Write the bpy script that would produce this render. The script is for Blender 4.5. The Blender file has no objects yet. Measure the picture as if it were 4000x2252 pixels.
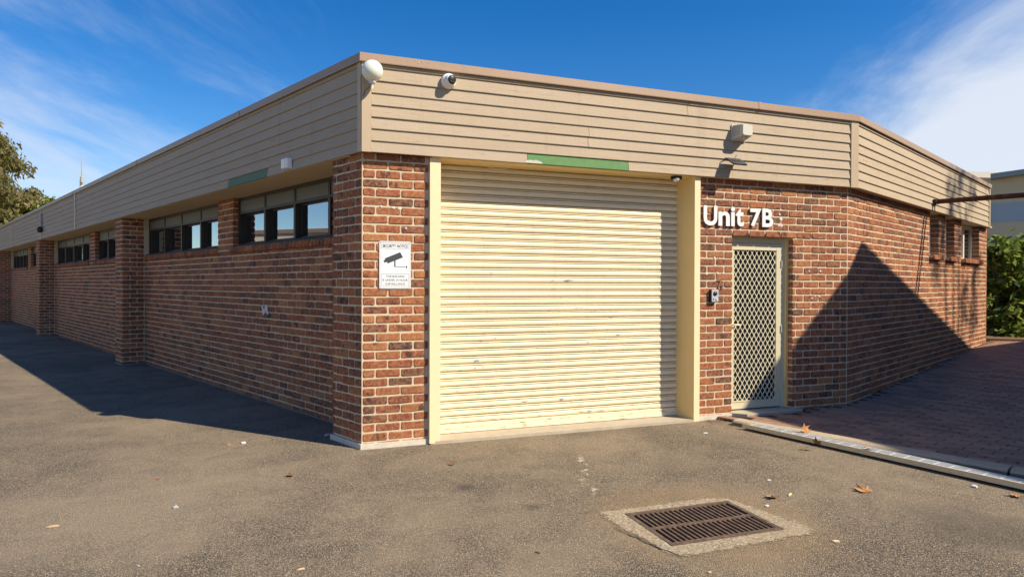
import bpy, bmesh, math, random
from mathutils import Vector, Matrix, noise
rad = math.radians
scene = bpy.context.scene
COL = scene.collection
random.seed(7)

# ------------------------------------------------------------------ camera
cam_d = bpy.data.cameras.new('camera'); cam = bpy.data.objects.new('camera', cam_d); COL.objects.link(cam)
cam_d.sensor_fit = 'HORIZONTAL'; cam_d.sensor_width = 36.0; cam_d.lens = 2536.4/4000*36
cam_d.clip_start = 0.05; cam_d.clip_end = 2000
PITCH, ROLL = -0.0074, 0.0032
_r = Vector((1, 0, 0)); _f = Vector((0, math.cos(PITCH), math.sin(PITCH))); _u = Vector((0, -math.sin(PITCH), math.cos(PITCH)))
_rr = _r*math.cos(ROLL)+_u*math.sin(ROLL); _uu = -_r*math.sin(ROLL)+_u*math.cos(ROLL)
cam.matrix_world = Matrix(((_rr.x, _uu.x, -_f.x, 0), (_rr.y, _uu.y, -_f.y, 0), (_rr.z, _uu.z, -_f.z, 1.569), (0, 0, 0, 1)))
scene.camera = cam

# ------------------------------------------------------------------ light, sky, exposure
SUN_EL, SUN_AZ = rad(41.5), rad(117.0)          # azimuth from +Y towards +X
SUN = Vector((math.cos(SUN_EL)*math.sin(SUN_AZ), math.cos(SUN_EL)*math.cos(SUN_AZ), math.sin(SUN_EL)))
sl = bpy.data.lights.new('sun', 'SUN'); sl.energy = 5.0; sl.angle = rad(0.5); sl.color = (1.0, 0.885, 0.69)
so = bpy.data.objects.new('sun', sl); COL.objects.link(so); so.rotation_euler = SUN.to_track_quat('Z', 'Y').to_euler(); so.location = (20, -10, 20)
scene.view_settings.view_transform = 'Standard'; scene.view_settings.look = 'None'
scene.view_settings.exposure = 0.54; scene.view_settings.gamma = 1.0; scene.view_settings.use_curve_mapping = False

class NT:
    def __init__(s, tree): s.t = tree; s.n = tree.nodes; s.l = tree.links
    def new(s, typ, **kw):
        n = s.n.new(typ)
        for k, v in kw.items(): setattr(n, k, v)
        return n
    def put(s, sock, v):
        if hasattr(v, 'is_linked') or isinstance(v, bpy.types.NodeSocket): s.l.new(v, sock)
        elif v is not None:
            if isinstance(v, (tuple, list)) and len(v) == 3 and sock.type == 'RGBA': v = (*v, 1)
            sock.default_value = v
    def math(s, op, a, b=None, c=None, clamp=False):
        n = s.new('ShaderNodeMath', operation=op, use_clamp=clamp); s.put(n.inputs[0], a)
        if b is not None: s.put(n.inputs[1], b)
        if c is not None: s.put(n.inputs[2], c)
        return n.outputs[0]
    def vmath(s, op, a, b=None, scale=None):
        n = s.new('ShaderNodeVectorMath', operation=op); s.put(n.inputs[0], a)
        if b is not None: s.put(n.inputs[1], b)
        if scale is not None: s.put(n.inputs['Scale'], scale)
        return n.outputs[1] if op in ('DOT_PRODUCT', 'LENGTH') else n.outputs[0]
    def mix(s, f, a, b, mode='MIX'):
        n = s.new('ShaderNodeMix', data_type='RGBA', blend_type=mode); s.put(n.inputs[0], f); s.put(n.inputs[6], a); s.put(n.inputs[7], b)
        return n.outputs[2]
    def noise(s, vec, scale, detail=3, rough=.55, dist=0):
        n = s.new('ShaderNodeTexNoise'); s.put(n.inputs['Vector'], vec); n.inputs['Scale'].default_value = scale
        n.inputs['Detail'].default_value = detail; n.inputs['Roughness'].default_value = rough; n.inputs['Distortion'].default_value = dist
        return n.outputs[0]
    def voro(s, vec, scale, out=0, feature='F1'):
        n = s.new('ShaderNodeTexVoronoi', feature=feature); s.put(n.inputs['Vector'], vec); n.inputs['Scale'].default_value = scale
        return n.outputs[out]
    def ramp(s, f, stops, interp='LINEAR'):
        n = s.new('ShaderNodeValToRGB'); s.put(n.inputs[0], f); cr = n.color_ramp; cr.interpolation = interp
        while len(cr.elements) < len(stops): cr.elements.new(.5)
        for e, (p, c) in zip(cr.elements, stops): e.position = p; e.color = (*c, 1) if len(c) == 3 else c
        return n.outputs[0]
    def step(s, f, lo, hi):
        n = s.new('ShaderNodeMapRange', interpolation_type='SMOOTHSTEP'); s.put(n.inputs[0], f)
        n.inputs[1].default_value = lo; n.inputs[2].default_value = hi; return n.outputs[0]
    def mapping(s, vec, scale=(1, 1, 1), rot=(0, 0, 0), loc=(0, 0, 0)):
        n = s.new('ShaderNodeMapping'); s.put(n.inputs[0], vec); n.inputs['Scale'].default_value = scale
        n.inputs['Rotation'].default_value = rot; n.inputs['Location'].default_value = loc; return n.outputs[0]
    def bump(s, h, strength=.3, dist=.01, normal=None):
        n = s.new('ShaderNodeBump'); s.put(n.inputs['Height'], h); n.inputs['Strength'].default_value = strength; n.inputs['Distance'].default_value = dist
        if normal is not None: s.put(n.inputs['Normal'], normal)
        return n.outputs[0]

# world: sky texture with thin high cloud
world = bpy.data.worlds.new('World'); scene.world = world; world.use_nodes = True
w = NT(world.node_tree); w.n.clear()
sky = w.new('ShaderNodeTexSky', sky_type='NISHITA'); sky.sun_disc = False; sky.sun_elevation = SUN_EL; sky.sun_rotation = SUN_AZ
sky.air_density = 1.0; sky.dust_density = 0.15; sky.ozone_density = 3.0; sky.altitude = 100
tc = w.new('ShaderNodeTexCoord'); sep = w.new('ShaderNodeSeparateXYZ'); w.l.new(tc.outputs['Generated'], sep.inputs[0])
zz = w.math('ADD', w.math('MAXIMUM', sep.outputs[2], 0.0), 0.10)
px = w.math('DIVIDE', sep.outputs[0], zz); py = w.math('DIVIDE', sep.outputs[1], zz)
comb = w.new('ShaderNodeCombineXYZ'); w.l.new(px, comb.inputs[0]); w.l.new(py, comb.inputs[1])
nz1 = w.noise(w.mapping(comb.outputs[0], (1.5, .55, 1), (0, 0, .25)), 1.2, 6, .62, .5)
nz2 = w.noise(w.mapping(comb.outputs[0], (.5, .3, 1)), .8, 3, .5)
bank_r = w.step(w.math('ADD', px, w.math('MULTIPLY', w.math('SUBTRACT', nz1, .5), 1.1)), 1.08, 1.85)
bank_r = w.math('MULTIPLY', bank_r, w.math('SUBTRACT', 1.0, w.step(w.math('ADD', px, w.math('MULTIPLY', w.math('SUBTRACT', nz2, .5), 1.5)), 2.6, 4.0)))
bank_l = w.step(w.math('ADD', w.math('MULTIPLY', px, -1), w.math('MULTIPLY', w.math('SUBTRACT', nz1, .5), 4.2)), .9, 3.1)
bank_l = w.math('MULTIPLY', bank_l, w.math('SUBTRACT', 1.0, w.step(w.math('ADD', w.math('MULTIPLY', px, -1), w.math('MULTIPLY', w.math('SUBTRACT', nz2, .5), 2.0)), 3.6, 5.2)))
wisp = w.math('MULTIPLY', w.step(nz1, .56, .78), w.step(nz2, .45, .62))
cl = w.math('MAXIMUM', w.math('MULTIPLY', bank_r, .95), w.math('MAXIMUM', w.math('MULTIPLY', bank_l, .62), w.math('MULTIPLY', wisp, .3)))
cl = w.math('MULTIPLY', cl, w.step(sep.outputs[2], -.02, .06))
hs = w.new('ShaderNodeHueSaturation'); w.l.new(sky.outputs[0], hs.inputs['Color']); hs.inputs['Saturation'].default_value = 1.42; hs.inputs['Value'].default_value = 1.36; hs.inputs['Hue'].default_value = .508
cc = w.mix(cl, hs.outputs[0], (7.4, 8.0, 9.0))
bg = w.new('ShaderNodeBackground'); w.l.new(cc, bg.inputs[0]); bg.inputs[1].default_value = 0.072
wo = w.new('ShaderNodeOutputWorld'); w.l.new(bg.outputs[0], wo.inputs[0])

# ------------------------------------------------------------------ materials
MATS = {}
def mat(name):
    m = bpy.data.materials.new(name); m.use_nodes = True; t = NT(m.node_tree); t.n.clear()
    b = t.new('ShaderNodeBsdfPrincipled'); o = t.new('ShaderNodeOutputMaterial'); t.l.new(b.outputs[0], o.inputs[0])
    t.b = b; t.o = o; t.pos = t.new('ShaderNodeNewGeometry').outputs['Position']; MATS[name] = m; return m, t
def simple(name, col, rough=.6, var=.12, scale=6, bump=0, bscale=80, metal=0, spec=.4, dirt=0):
    m, t = mat(name)
    n = t.noise(t.pos, scale, 4, .6)
    c = t.mix(n, tuple(x*(1-var) for x in col), tuple(min(1, x*(1+var)) for x in col))
    if dirt:
        d = t.step(t.noise(t.pos, scale*2.3, 5, .65), .58, .75)
        c = t.mix(t.math('MULTIPLY', d, dirt), c, tuple(x*.35 for x in col))
    t.put(t.b.inputs['Base Color'], c); t.b.inputs['Roughness'].default_value = rough; t.b.inputs['Metallic'].default_value = metal
    t.b.inputs['Specular IOR Level'].default_value = spec
    if bump: t.put(t.b.inputs['Normal'], t.bump(t.noise(t.pos, bscale, 3), bump, .004))
    return m

def make_brick():
    m, t = mat('brick')
    g = t.new('ShaderNodeNewGeometry'); oi = t.new('ShaderNodeObjectInfo')
    r = t.math('FRACT', t.math('ADD', t.math('MULTIPLY', g.outputs['Random Per Island'], 7.31), oi.outputs['Random']))
    r2 = t.math('FRACT', t.math('MULTIPLY', r, 13.7)); r3 = t.math('FRACT', t.math('MULTIPLY', r, 41.3))
    base = t.ramp(r, [(0, (.12, .05, .04)), (.05, (.26, .080, .044)), (.2, (.39, .095, .040)), (.34, (.50, .165, .060)), (.46, (.31, .066, .038)), (.6, (.60, .245, .090)), (.74, (.45, .125, .046)), (.86, (.24, .070, .044)), (.95, (.15, .058, .044)), (1, (.085, .045, .042))])
    off = t.vmath('SCALE', t.pos, scale=1.0)
    cmb = t.new('ShaderNodeCombineXYZ'); t.l.new(t.math('MULTIPLY', r2, 37), cmb.inputs[0]); t.l.new(t.math('MULTIPLY', r3, 53), cmb.inputs[1])
    v = t.vmath('ADD', off, cmb.outputs[0])
    n1 = t.noise(v, 9, 4, .6); n2 = t.noise(v, 34, 4, .65); n3 = t.noise(v, 130, 2)
    c = t.mix(t.math('MULTIPLY', t.step(n2, .36, .66), .85), t.mix(.30, base, (.10, .035, .025)), t.mix(.55, base, (.56, .33, .185)))
    c = t.mix(t.math('MULTIPLY', t.step(n3, .30, .45), .6), t.mix(.6, c, (.07, .03, .02)), c)
    burn = t.math('MULTIPLY', t.step(t.math('ADD', n1, t.math('MULTIPLY', t.math('SUBTRACT', n2, .5), .35)), .565, .655), t.step(r2, .30, .52))
    c = t.mix(t.math('MULTIPLY', burn, .82), c, (.040, .033, .034))
    soot = t.step(t.noise(t.pos, 1.1, 5, .65), .50, .72)
    c = t.mix(t.math('MULTIPLY', soot, .32), c, (.085, .05, .038))
    eff = t.math('MULTIPLY', t.step(t.noise(t.pos, 3.3, 6, .72), .62, .74), t.step(n2, .4, .6))
    c = t.mix(t.math('MULTIPLY', eff, .35), c, (.50, .42, .35))
    t.put(t.b.inputs['Base Color'], c); t.b.inputs['Roughness'].default_value = .88; t.b.inputs['Specular IOR Level'].default_value = .2
    h = t.math('ADD', n3, t.math('MULTIPLY', n2, 1.5))
    t.put(t.b.inputs['Normal'], t.bump(h, .55, .004))
make_brick()

m, t = mat('mortar')
n = t.noise(t.pos, 14, 5, .65); n2 = t.noise(t.pos, 120, 3)
c = t.mix(n, (.45, .36, .25), (.68, .56, .395)); c = t.mix(t.math('MULTIPLY', t.step(n2, .35, .5), -1), c, c)
c = t.mix(t.math('MULTIPLY', t.step(t.noise(t.pos, 3.0, 4, .6), .55, .8), .4), c, (.28, .22, .17))
t.put(t.b.inputs['Base Color'], c); t.b.inputs['Roughness'].default_value = .95; t.put(t.b.inputs['Normal'], t.bump(n2, .5, .004))

m, t = mat('asphalt')
n0 = t.noise(t.pos, .45, 4, .6, .3); n1 = t.noise(t.pos, 2.2, 5, .6, .6); n2 = t.noise(t.pos, 26, 3)
vc = t.voro(t.pos, 135, 1); vd = t.voro(t.pos, 135, 0); sx = t.new('ShaderNodeSeparateColor'); t.l.new(vc, sx.inputs[0])
stone = t.ramp(sx.outputs[0], [(0, (.030, .027, .025)), (.22, (.14, .114, .085)), (.50, (.25, .198, .138)), (.74, (.36, .28, .188)), (.92, (.45, .34, .21)), (1, (.62, .51, .35))])
fine = t.voro(t.pos, 260, 1); sf = t.new('ShaderNodeSeparateColor'); t.l.new(fine, sf.inputs[0])
c = t.mix(t.step(vd, .35, .62), stone, (.055, .05, .046))
c = t.mix(t.math('MULTIPLY', t.step(sf.outputs[1], .55, .95), .5), c, (.27, .215, .15))
dust = t.step(t.math('ADD', t.math('MULTIPLY', n0, .6), t.math('MULTIPLY', n1, .4)), .38, .66)
c = t.mix(t.math('MULTIPLY', dust, .5), c, (.385, .302, .206))
dark = t.math('MULTIPLY', t.step(n1, .56, .74), .40); c = t.mix(dark, c, (.075, .068, .062))
c = t.mix(t.math('MULTIPLY', t.step(t.noise(t.pos, 6, 5, .7), .62, .78), .22), c, (.32, .26, .19))
sp = t.new('ShaderNodeSeparateXYZ'); t.l.new(t.pos, sp.inputs[0])
def spot(x, y, r0, r1, amp=.25, sc=7):
    cmb = t.new('ShaderNodeCombineXYZ'); cmb.inputs[0].default_value = x; cmb.inputs[1].default_value = y
    d = t.vmath('LENGTH', t.vmath('SUBTRACT', t.pos, cmb.outputs[0])); d = t.math('ADD', d, t.math('MULTIPLY', t.math('SUBTRACT', t.noise(t.pos, sc, 5, .7), .5), amp))
    return t.math('SUBTRACT', 1.0, t.step(d, r0, r1))
c = t.mix(t.math('MULTIPLY', spot(1.3, 4.3, .5, .95, .6, 5), .42), c, (.33, .225, .125))                 # silt washed round the grate
c = t.mix(t.math('MULTIPLY', spot(-.35, 5.0, .03, .11, .12, 18), .6), c, (.045, .04, .038))                 # oil drips
c = t.mix(t.math('MULTIPLY', spot(.15, 4.55, .02, .09, .12, 18), .5), c, (.05, .045, .042))
c = t.mix(t.math('MULTIPLY', spot(3.0, 4.2, .15, .6, .7, 4), .45), c, (.075, .066, .06))
c = t.mix(t.math('MULTIPLY', spot(-2.6, 4.4, .3, 1.3, 1.0, 3), .35), c, (.36, .29, .205))
# tyre tracks curving towards the shutter
tw = t.math('ADD', sp.outputs[0], t.math('MULTIPLY', t.math('POWER', t.math('MAXIMUM', t.math('SUBTRACT', 7.0, sp.outputs[1]), 0.0), 2.0), .045))
for x0 in (.05, 1.52):
    tr_ = t.math('SUBTRACT', 1.0, t.step(t.math('ABSOLUTE', t.math('SUBTRACT', t.math('ADD', tw, t.math('MULTIPLY', n1, .12)), x0)), .05, .15))
    c = t.mix(t.math('MULTIPLY', t.math('MULTIPLY', tr_, t.step(n2, .35, .65)), .22), c, (.09, .078, .066))
# old white paint drips in front of the shutter
dl_ = t.math('SUBTRACT', 1.0, t.step(t.math('ABSOLUTE', t.math('SUBTRACT', t.math('ADD', sp.outputs[0], t.math('MULTIPLY', t.math('SUBTRACT', n1, .5), .35)), .60)), .01, .05))
dl_ = t.math('MULTIPLY', t.math('MULTIPLY', dl_, t.step(t.noise(t.pos, 9, 5, .75), .5, .58)), t.math('MULTIPLY', t.step(sp.outputs[1], 4.7, 5.0), t.math('SUBTRACT', 1.0, t.step(sp.outputs[1], 5.7, 6.1))))
c = t.mix(t.math('MULTIPLY', dl_, .75), c, (.60, .53, .40))
t.put(t.b.inputs['Base Color'], c); t.b.inputs['Roughness'].default_value = .9; t.b.inputs['Specular IOR Level'].default_value = .25
t.put(t.b.inputs['Normal'], t.bump(t.math('ADD', t.math('MULTIPLY', vd, -1.0), t.math('MULTIPLY', sf.outputs[0], .25)), .75, .006))

def make_board(name, ang, tint=(1, 1, 1)):
    m, t = mat(name)
    g = t.new('ShaderNodeNewGeometry'); oi = t.new('ShaderNodeObjectInfo')
    v = t.mapping(t.pos, (1, 1, 1), (0, 0, -ang))
    cmb = t.new('ShaderNodeCombineXYZ'); t.l.new(t.math('MULTIPLY', oi.outputs['Random'], 31), cmb.inputs[0]); t.l.new(t.math('MULTIPLY', oi.outputs['Random'], 17), cmb.inputs[2])
    v = t.vmath('ADD', v, cmb.outputs[0])
    gr = t.noise(t.mapping(v, (1.3, 1, 34)), 2.2, 6, .7, 1.4)
    st = t.noise(t.mapping(v, (60, 1, 2.2)), 1.0, 3, .6)
    lo = t.noise(t.mapping(v, (.8, .8, 3)), 1.3, 4, .6)
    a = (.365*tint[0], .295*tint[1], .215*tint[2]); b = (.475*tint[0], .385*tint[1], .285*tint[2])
    rb = oi.outputs['Random']; worn = t.step(rb, .55, .8)
    c = t.mix(lo, a, b)
    c = t.mix(t.math('MULTIPLY', t.math('SUBTRACT', rb, .2), .30, clamp=True), c, (.40*tint[0], .30*tint[1], .185*tint[2]))
    c = t.mix(t.math('MULTIPLY', t.step(st, .42, .7), .30), c, (.36, .285, .19))
    run = t.noise(t.mapping(t.pos, (7, 7, .45)), 1.0, 4, .65)
    c = t.mix(t.math('MULTIPLY', t.step(run, .55, .75), .28), c, (.25, .195, .135))
    crack = t.math('MULTIPLY', t.step(gr, .53, .66), t.math('ADD', t.math('MULTIPLY', t.step(lo, .47, .60), .55), t.math('MULTIPLY', worn, .6), clamp=True))
    c = t.mix(t.math('MULTIPLY', crack, .7), c, (.20, .14, .08))
    c = t.mix(t.math('MULTIPLY', t.step(t.noise(v, 3.5, 5, .7), .66, .82), .4), c, (.23, .18, .12))
    t.put(t.b.inputs['Base Color'], c); t.b.inputs['Roughness'].default_value = .72; t.b.inputs['Specular IOR Level'].default_value = .3
    t.put(t.b.inputs['Normal'], t.bump(t.math('ADD', gr, t.math('MULTIPLY', st, .5)), .4, .005))

m, t = mat('shutter')
n = t.noise(t.mapping(t.pos, (1, 1, 9)), 2.0, 4, .6); lo = t.noise(t.pos, 1.1, 3)
c = t.mix(lo, (.76, .655, .455), (.83, .725, .525))
c = t.mix(t.math('MULTIPLY', t.step(t.noise(t.mapping(t.pos, (7, 7, .7)), 1.6, 5, .7), .52, .75), .22), c, (.50, .40, .24))
chip = t.math('MULTIPLY', t.step(t.noise(t.mapping(t.pos, (5, 5, 42)), 1.0, 5, .75, .6), .625, .655), t.step(t.noise(t.pos, 1.7, 3), .47, .57))
chip2 = t.step(t.noise(t.mapping(t.pos, (8, 8, 20)), 1.0, 4, .72), .675, .695)
chp = t.math('MAXIMUM', chip, chip2)
c = t.mix(t.math('MULTIPLY', chp, .85), c, (.33, .33, .34))
sepz = t.new('ShaderNodeSeparateXYZ'); t.l.new(t.pos, sepz.inputs[0])
low = t.math('MULTIPLY', t.step(t.math('MULTIPLY', sepz.outputs[2], -1), -.42, -.08), t.step(t.noise(t.mapping(t.pos, (4, 4, 30)), 1.5, 5, .75), .56, .66))
c = t.mix(t.math('MULTIPLY', low, .75), c, (.16, .11, .05))
t.put(t.b.inputs['Base Color'], c); t.b.inputs['Roughness'].default_value = .5; t.b.inputs['Specular IOR Level'].default_value = .35
t.put(t.b.inputs['Normal'], t.bump(t.math('ADD', n, t.math('MULTIPLY', t.noise(t.pos, 2.6, 3), 2.0)), .16, .012))

simple('cream_paint_bounce', (.74, .545, .245), .55, .05, 2.5, dirt=.12)  # cream jamb paint with the shutter's yellow bounce light put into its colour
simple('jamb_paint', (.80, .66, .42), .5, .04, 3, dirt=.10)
simple('soffit_paint', (.60, .46, .27), .7, .07, 2, dirt=.1)
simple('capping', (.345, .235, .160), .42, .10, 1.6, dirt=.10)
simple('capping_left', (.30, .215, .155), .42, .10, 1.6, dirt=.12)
simple('trim', (.46, .36, .25), .5, .05, 2, dirt=.06)
simple('green_paint', (.10, .215, .075), .75, .25, 18, .2, 60, dirt=.3)
simple('green_paint_left', (.09, .17, .11), .7, .16, 14, .1, 60)  # darker, bluer green for the patch on the left fascia
simple('scuff_grey', (.30, .31, .33), .6, .2, 40)
simple('bare_patch', (.52, .52, .44), .8, .2, 30)
simple('concrete', (.42, .36, .275), .9, .22, 9, .4, 150, dirt=.35)
m, t = mat('kerb_concrete')
n = t.noise(t.pos, 9, 5, .65); n2 = t.noise(t.pos, 150, 3); sp = t.new('ShaderNodeSeparateXYZ'); t.l.new(t.pos, sp.inputs[0])
c = t.mix(n, (.36, .28, .18), (.52, .43, .30))
moss = t.step(t.math('ADD', t.math('MULTIPLY', sp.outputs[2], -1), t.math('MULTIPLY', n, .03)), -.038, -.018)
c = t.mix(t.math('MULTIPLY', moss, .8), c, (.085, .066, .04)); t.put(t.b.inputs['Base Color'], c); t.b.inputs['Roughness'].default_value = .93
t.put(t.b.inputs['Normal'], t.bump(n2, .5, .004))
simple('white_wash', (.58, .53, .45), .9, .25, 18, .5, 120, dirt=.55)
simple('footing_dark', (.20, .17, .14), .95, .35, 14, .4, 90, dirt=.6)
simple('window_frame', (.030, .024, .021), .5, .2, 8)
simple('window_panel', (.135, .135, .11), .6, .1, 6)
simple('sill_dark', (.085, .08, .078), .7, .2, 12)
simple('door_frame_paint', (.58, .53, .38), .45, .05, 4, dirt=.05)
simple('grille_paint', (.80, .74, .55), .5, .04, 10)
simple('dark_mesh', (.022, .0215, .021), .85, .15, 60)
simple('black_plastic', (.02, .021, .024), .4, .1, 20)
simple('solar_grey', (.055, .065, .085), .35, .1, 20)
simple('white_plastic', (.78, .78, .75), .35, .03, 10)
simple('globe_opal', (.74, .77, .68), .28, .03, 6)
simple('aged_plastic', (.56, .54, .47), .6, .12, 30, dirt=.25)
simple('grey_plastic', (.36, .35, .31), .6, .15, 30)
simple('lens_pink', (.66, .45, .42), .3, .05, 20)
simple('plate_grey', (.42, .46, .52), .35, .06, 20)
simple('chrome', (.45, .47, .5), .25, .05, 20, metal=.9)
simple('sign_white', (.76, .79, .80), .35, .02, 8)
simple('sign_ink', (.05, .06, .065), .5, .1, 40)
simple('sign_ink_grey', (.17, .175, .18), .5, .1, 40)
simple('letter_white', (.74, .75, .76), .5, .05, 6, dirt=.12)
simple('letter_edge', (.34, .35, .37), .5, .05, 10)
simple('bronze', (.24, .13, .06), .5, .15, 30)
simple('galvanised', (.60, .62, .63), .55, .15, 40)
simple('channel_side_bounce', (.60, .50, .32), .55, .12, 20, metal=.15, dirt=.35)  # rail colour made beige to carry light bounced onto its unlit side
simple('adhesive', (.62, .58, .53), .9, .15, 60)
simple('leaf_brown', (.42, .20, .075), .7, .25, 30)
simple('leaf_dark', (.20, .085, .035), .7, .25, 30)
simple('leaf_pale', (.58, .48, .25), .7, .2, 30)
simple('twig', (.46, .34, .2), .8, .2, 40)
simple('chalk_white', (.58, .57, .54), .8, .1, 40)
simple('interior', (.20, .185, .16), .9, .1, 1)
simple('far_cream', (.52, .45, .30), .85, .06, .6)
simple('far_grey', (.33, .40, .44), .85, .06, .6)
simple('far_roof', (.23, .27, .28), .6, .1, 1)
simple('far_cream_lit', (.66, .55, .33), .85, .05, .6)  # the far cream wall's colour, lighter and yellower for its sunlit part
simple('panel_beige', (.50, .46, .40), .85, .08, .7)
simple('panel_brown', (.22, .15, .12), .7, .1, 1)
simple('bark', (.22, .18, .14), .9, .3, 5, .5, 20)
simple('pit_concrete', (.05, .045, .04), .95, .3, 12)
simple('mulch', (.16, .09, .05), .95, .4, 25, .8, 60)

m, t = mat('rust_iron')
n = t.noise(t.pos, 25, 5, .7); n2 = t.noise(t.pos, 120, 3)
c = t.ramp(n, [(.3, (.055, .040, .032)), (.5, (.105, .070, .050)), (.62, (.17, .095, .055)), (.75, (.27, .19, .12))])
t.put(t.b.inputs['Base Color'], c); t.b.inputs['Roughness'].default_value = .75; t.put(t.b.inputs['Normal'], t.bump(n2, .4, .003))
m, t = mat('rust_pipe')
n = t.noise(t.pos, 14, 5, .7)
c = t.ramp(n, [(.3, (.035, .012, .010)), (.55, (.075, .024, .016)), (.75, (.20, .10, .06))])
t.put(t.b.inputs['Base Color'], c); t.b.inputs['Roughness'].default_value = .7

m, t = mat('paver')
g = t.new('ShaderNodeNewGeometry'); oi = t.new('ShaderNodeObjectInfo')
r = t.math('FRACT', t.math('ADD', t.math('MULTIPLY', g.outputs['Random Per Island'], 5.13), oi.outputs['Random']))
n = t.noise(t.pos, 20, 5, .65); n2 = t.noise(t.pos, 1.4, 4, .6)
c = t.ramp(r, [(0, (.16, .10, .072)), (.35, (.27, .155, .10)), (.7, (.35, .205, .135)), (1, (.23, .15, .11))])
c = t.mix(t.math('MULTIPLY', t.step(n, .4, .7), .45), c, (.28, .20, .14)); c = t.mix(t.math('MULTIPLY', t.step(n2, .5, .7), .4), c, (.15, .11, .08))
t.put(t.b.inputs['Base Color'], c); t.b.inputs['Roughness'].default_value = .9; t.put(t.b.inputs['Normal'], t.bump(n, .3, .004))

m, t = mat('surround')          # exposed-aggregate concrete collar round the grate
vc = t.voro(t.pos, 120, 1); sx = t.new('ShaderNodeSeparateColor'); t.l.new(vc, sx.inputs[0]); n1 = t.noise(t.pos, 5, 5, .65); n2 = t.noise(t.pos, 30, 4)
c = t.ramp(sx.outputs[0], [(0, (.12, .10, .075)), (.4, (.27, .215, .145)), (.75, (.37, .30, .20)), (1, (.52, .45, .33))])
c = t.mix(t.math('MULTIPLY', t.step(n1, .4, .65), .45), c, (.36, .27, .165)); c = t.mix(t.math('MULTIPLY', t.step(n2, .55, .75), .4), c, (.13, .105, .08))
t.put(t.b.inputs['Base Color'], c); t.b.inputs['Roughness'].default_value = .92; t.put(t.b.inputs['Normal'], t.bump(sx.outputs[1], .4, .003))
at = t.new('ShaderNodeAttribute', attribute_name='edge'); tr = t.new('ShaderNodeBsdfTransparent'); mx = t.new('ShaderNodeMixShader')
fe = t.math('ADD', at.outputs['Fac'], t.math('MULTIPLY', t.math('SUBTRACT', t.noise(t.pos, 22, 5, .75), .5), .75))
t.put(mx.inputs[0], t.step(fe, .10, .34)); t.l.new(tr.outputs[0], mx.inputs[1]); t.l.new(t.b.outputs[0], mx.inputs[2]); t.l.new(mx.outputs[0], t.o.inputs[0])

def make_glass(name, refl, tint):
    m = bpy.data.materials.new(name); m.use_nodes = True; t = NT(m.node_tree); t.n.clear(); MATS[name] = m
    o = t.new('ShaderNodeOutputMaterial'); tr = t.new('ShaderNodeBsdfTransparent'); tr.inputs[0].default_value = (*tint, 1)
    gl = t.new('ShaderNodeBsdfGlossy'); gl.inputs['Roughness'].default_value = .012; gl.inputs[0].default_value = (.92, .95, 1, 1)
    fr = t.new('ShaderNodeFresnel'); fr.inputs[0].default_value = 1.6
    f = t.math('ADD', t.math('MULTIPLY', fr.outputs[0], .8), refl, clamp=True)
    mx = t.new('ShaderNodeMixShader'); t.l.new(f, mx.inputs[0]); t.l.new(tr.outputs[0], mx.inputs[1]); t.l.new(gl.outputs[0], mx.inputs[2]); t.l.new(mx.outputs[0], o.inputs[0])
make_glass('glass', .33, (.55, .55, .52))

m, t = mat('tube_glow')
t.b.inputs['Base Color'].default_value = (.8, .75, .6, 1); t.b.inputs['Emission Color'].default_value = (1, .80, .45, 1); t.b.inputs['Emission Strength'].default_value = 2.4

def foliage(name, stops, trans=.35):
    m = bpy.data.materials.new(name); m.use_nodes = True; t = NT(m.node_tree); t.n.clear(); MATS[name] = m
    g = t.new('ShaderNodeNewGeometry'); c = t.ramp(g.outputs['Random Per Island'], stops)
    b = t.new('ShaderNodeBsdfPrincipled'); t.l.new(c, b.inputs['Base Color']); b.inputs['Roughness'].default_value = .45; b.inputs['Specular IOR Level'].default_value = .35
    tl = t.new('ShaderNodeBsdfTranslucent'); t.l.new(t.mix(.4, c, (.25, .30, .03)), tl.inputs[0])
    mx = t.new('ShaderNodeMixShader'); mx.inputs[0].default_value = trans; t.l.new(b.outputs[0], mx.inputs[1]); t.l.new(tl.outputs[0], mx.inputs[2])
    o = t.new('ShaderNodeOutputMaterial'); t.l.new(mx.outputs[0], o.inputs[0])
foliage('gum_leaves', [(0, (.12, .12, .05)), (.5, (.21, .19, .075)), (.85, (.30, .24, .10)), (1, (.33, .22, .12))], .5)
foliage('lime_leaves', [(0, (.13, .16, .02)), (.5, (.22, .24, .03)), (1, (.32, .30, .05))])
foliage('shrub_leaves', [(0, (.06, .11, .025)), (.35, (.16, .25, .05)), (.75, (.30, .37, .07)), (1, (.46, .45, .12))], .45)
foliage('shade_tree_leaves', [(0, (.03, .06, .02)), (1, (.08, .11, .03))])

# ------------------------------------------------------------------ helpers
def link(name, me, m=None, parent=None, inv=None):
    o = bpy.data.objects.new(name, me); COL.objects.link(o)
    if m is not None:
        me.materials.clear()
        for q in (m if isinstance(m, (list, tuple)) else [m]): me.materials.append(MATS[q])
    if parent is not None:
        o.parent = parent; o.matrix_parent_inverse = Matrix.Translation(-(WPOS.get(parent.name, Vector((0, 0, 0)))))
    return o
WPOS = {}
def thing(name, label, cat, loc, group=None):
    o = bpy.data.objects.new(name, None); COL.objects.link(o); o.location = loc; o.empty_display_size = .2
    WPOS[o.name] = Vector(loc); tag(o, label, cat, group); return o
def tag(o, label=None, cat=None, group=None, kind=None):
    if label: o['label'] = label
    if cat: o['category'] = cat
    if group: o['group'] = group
    if kind: o['kind'] = kind
    return o

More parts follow.
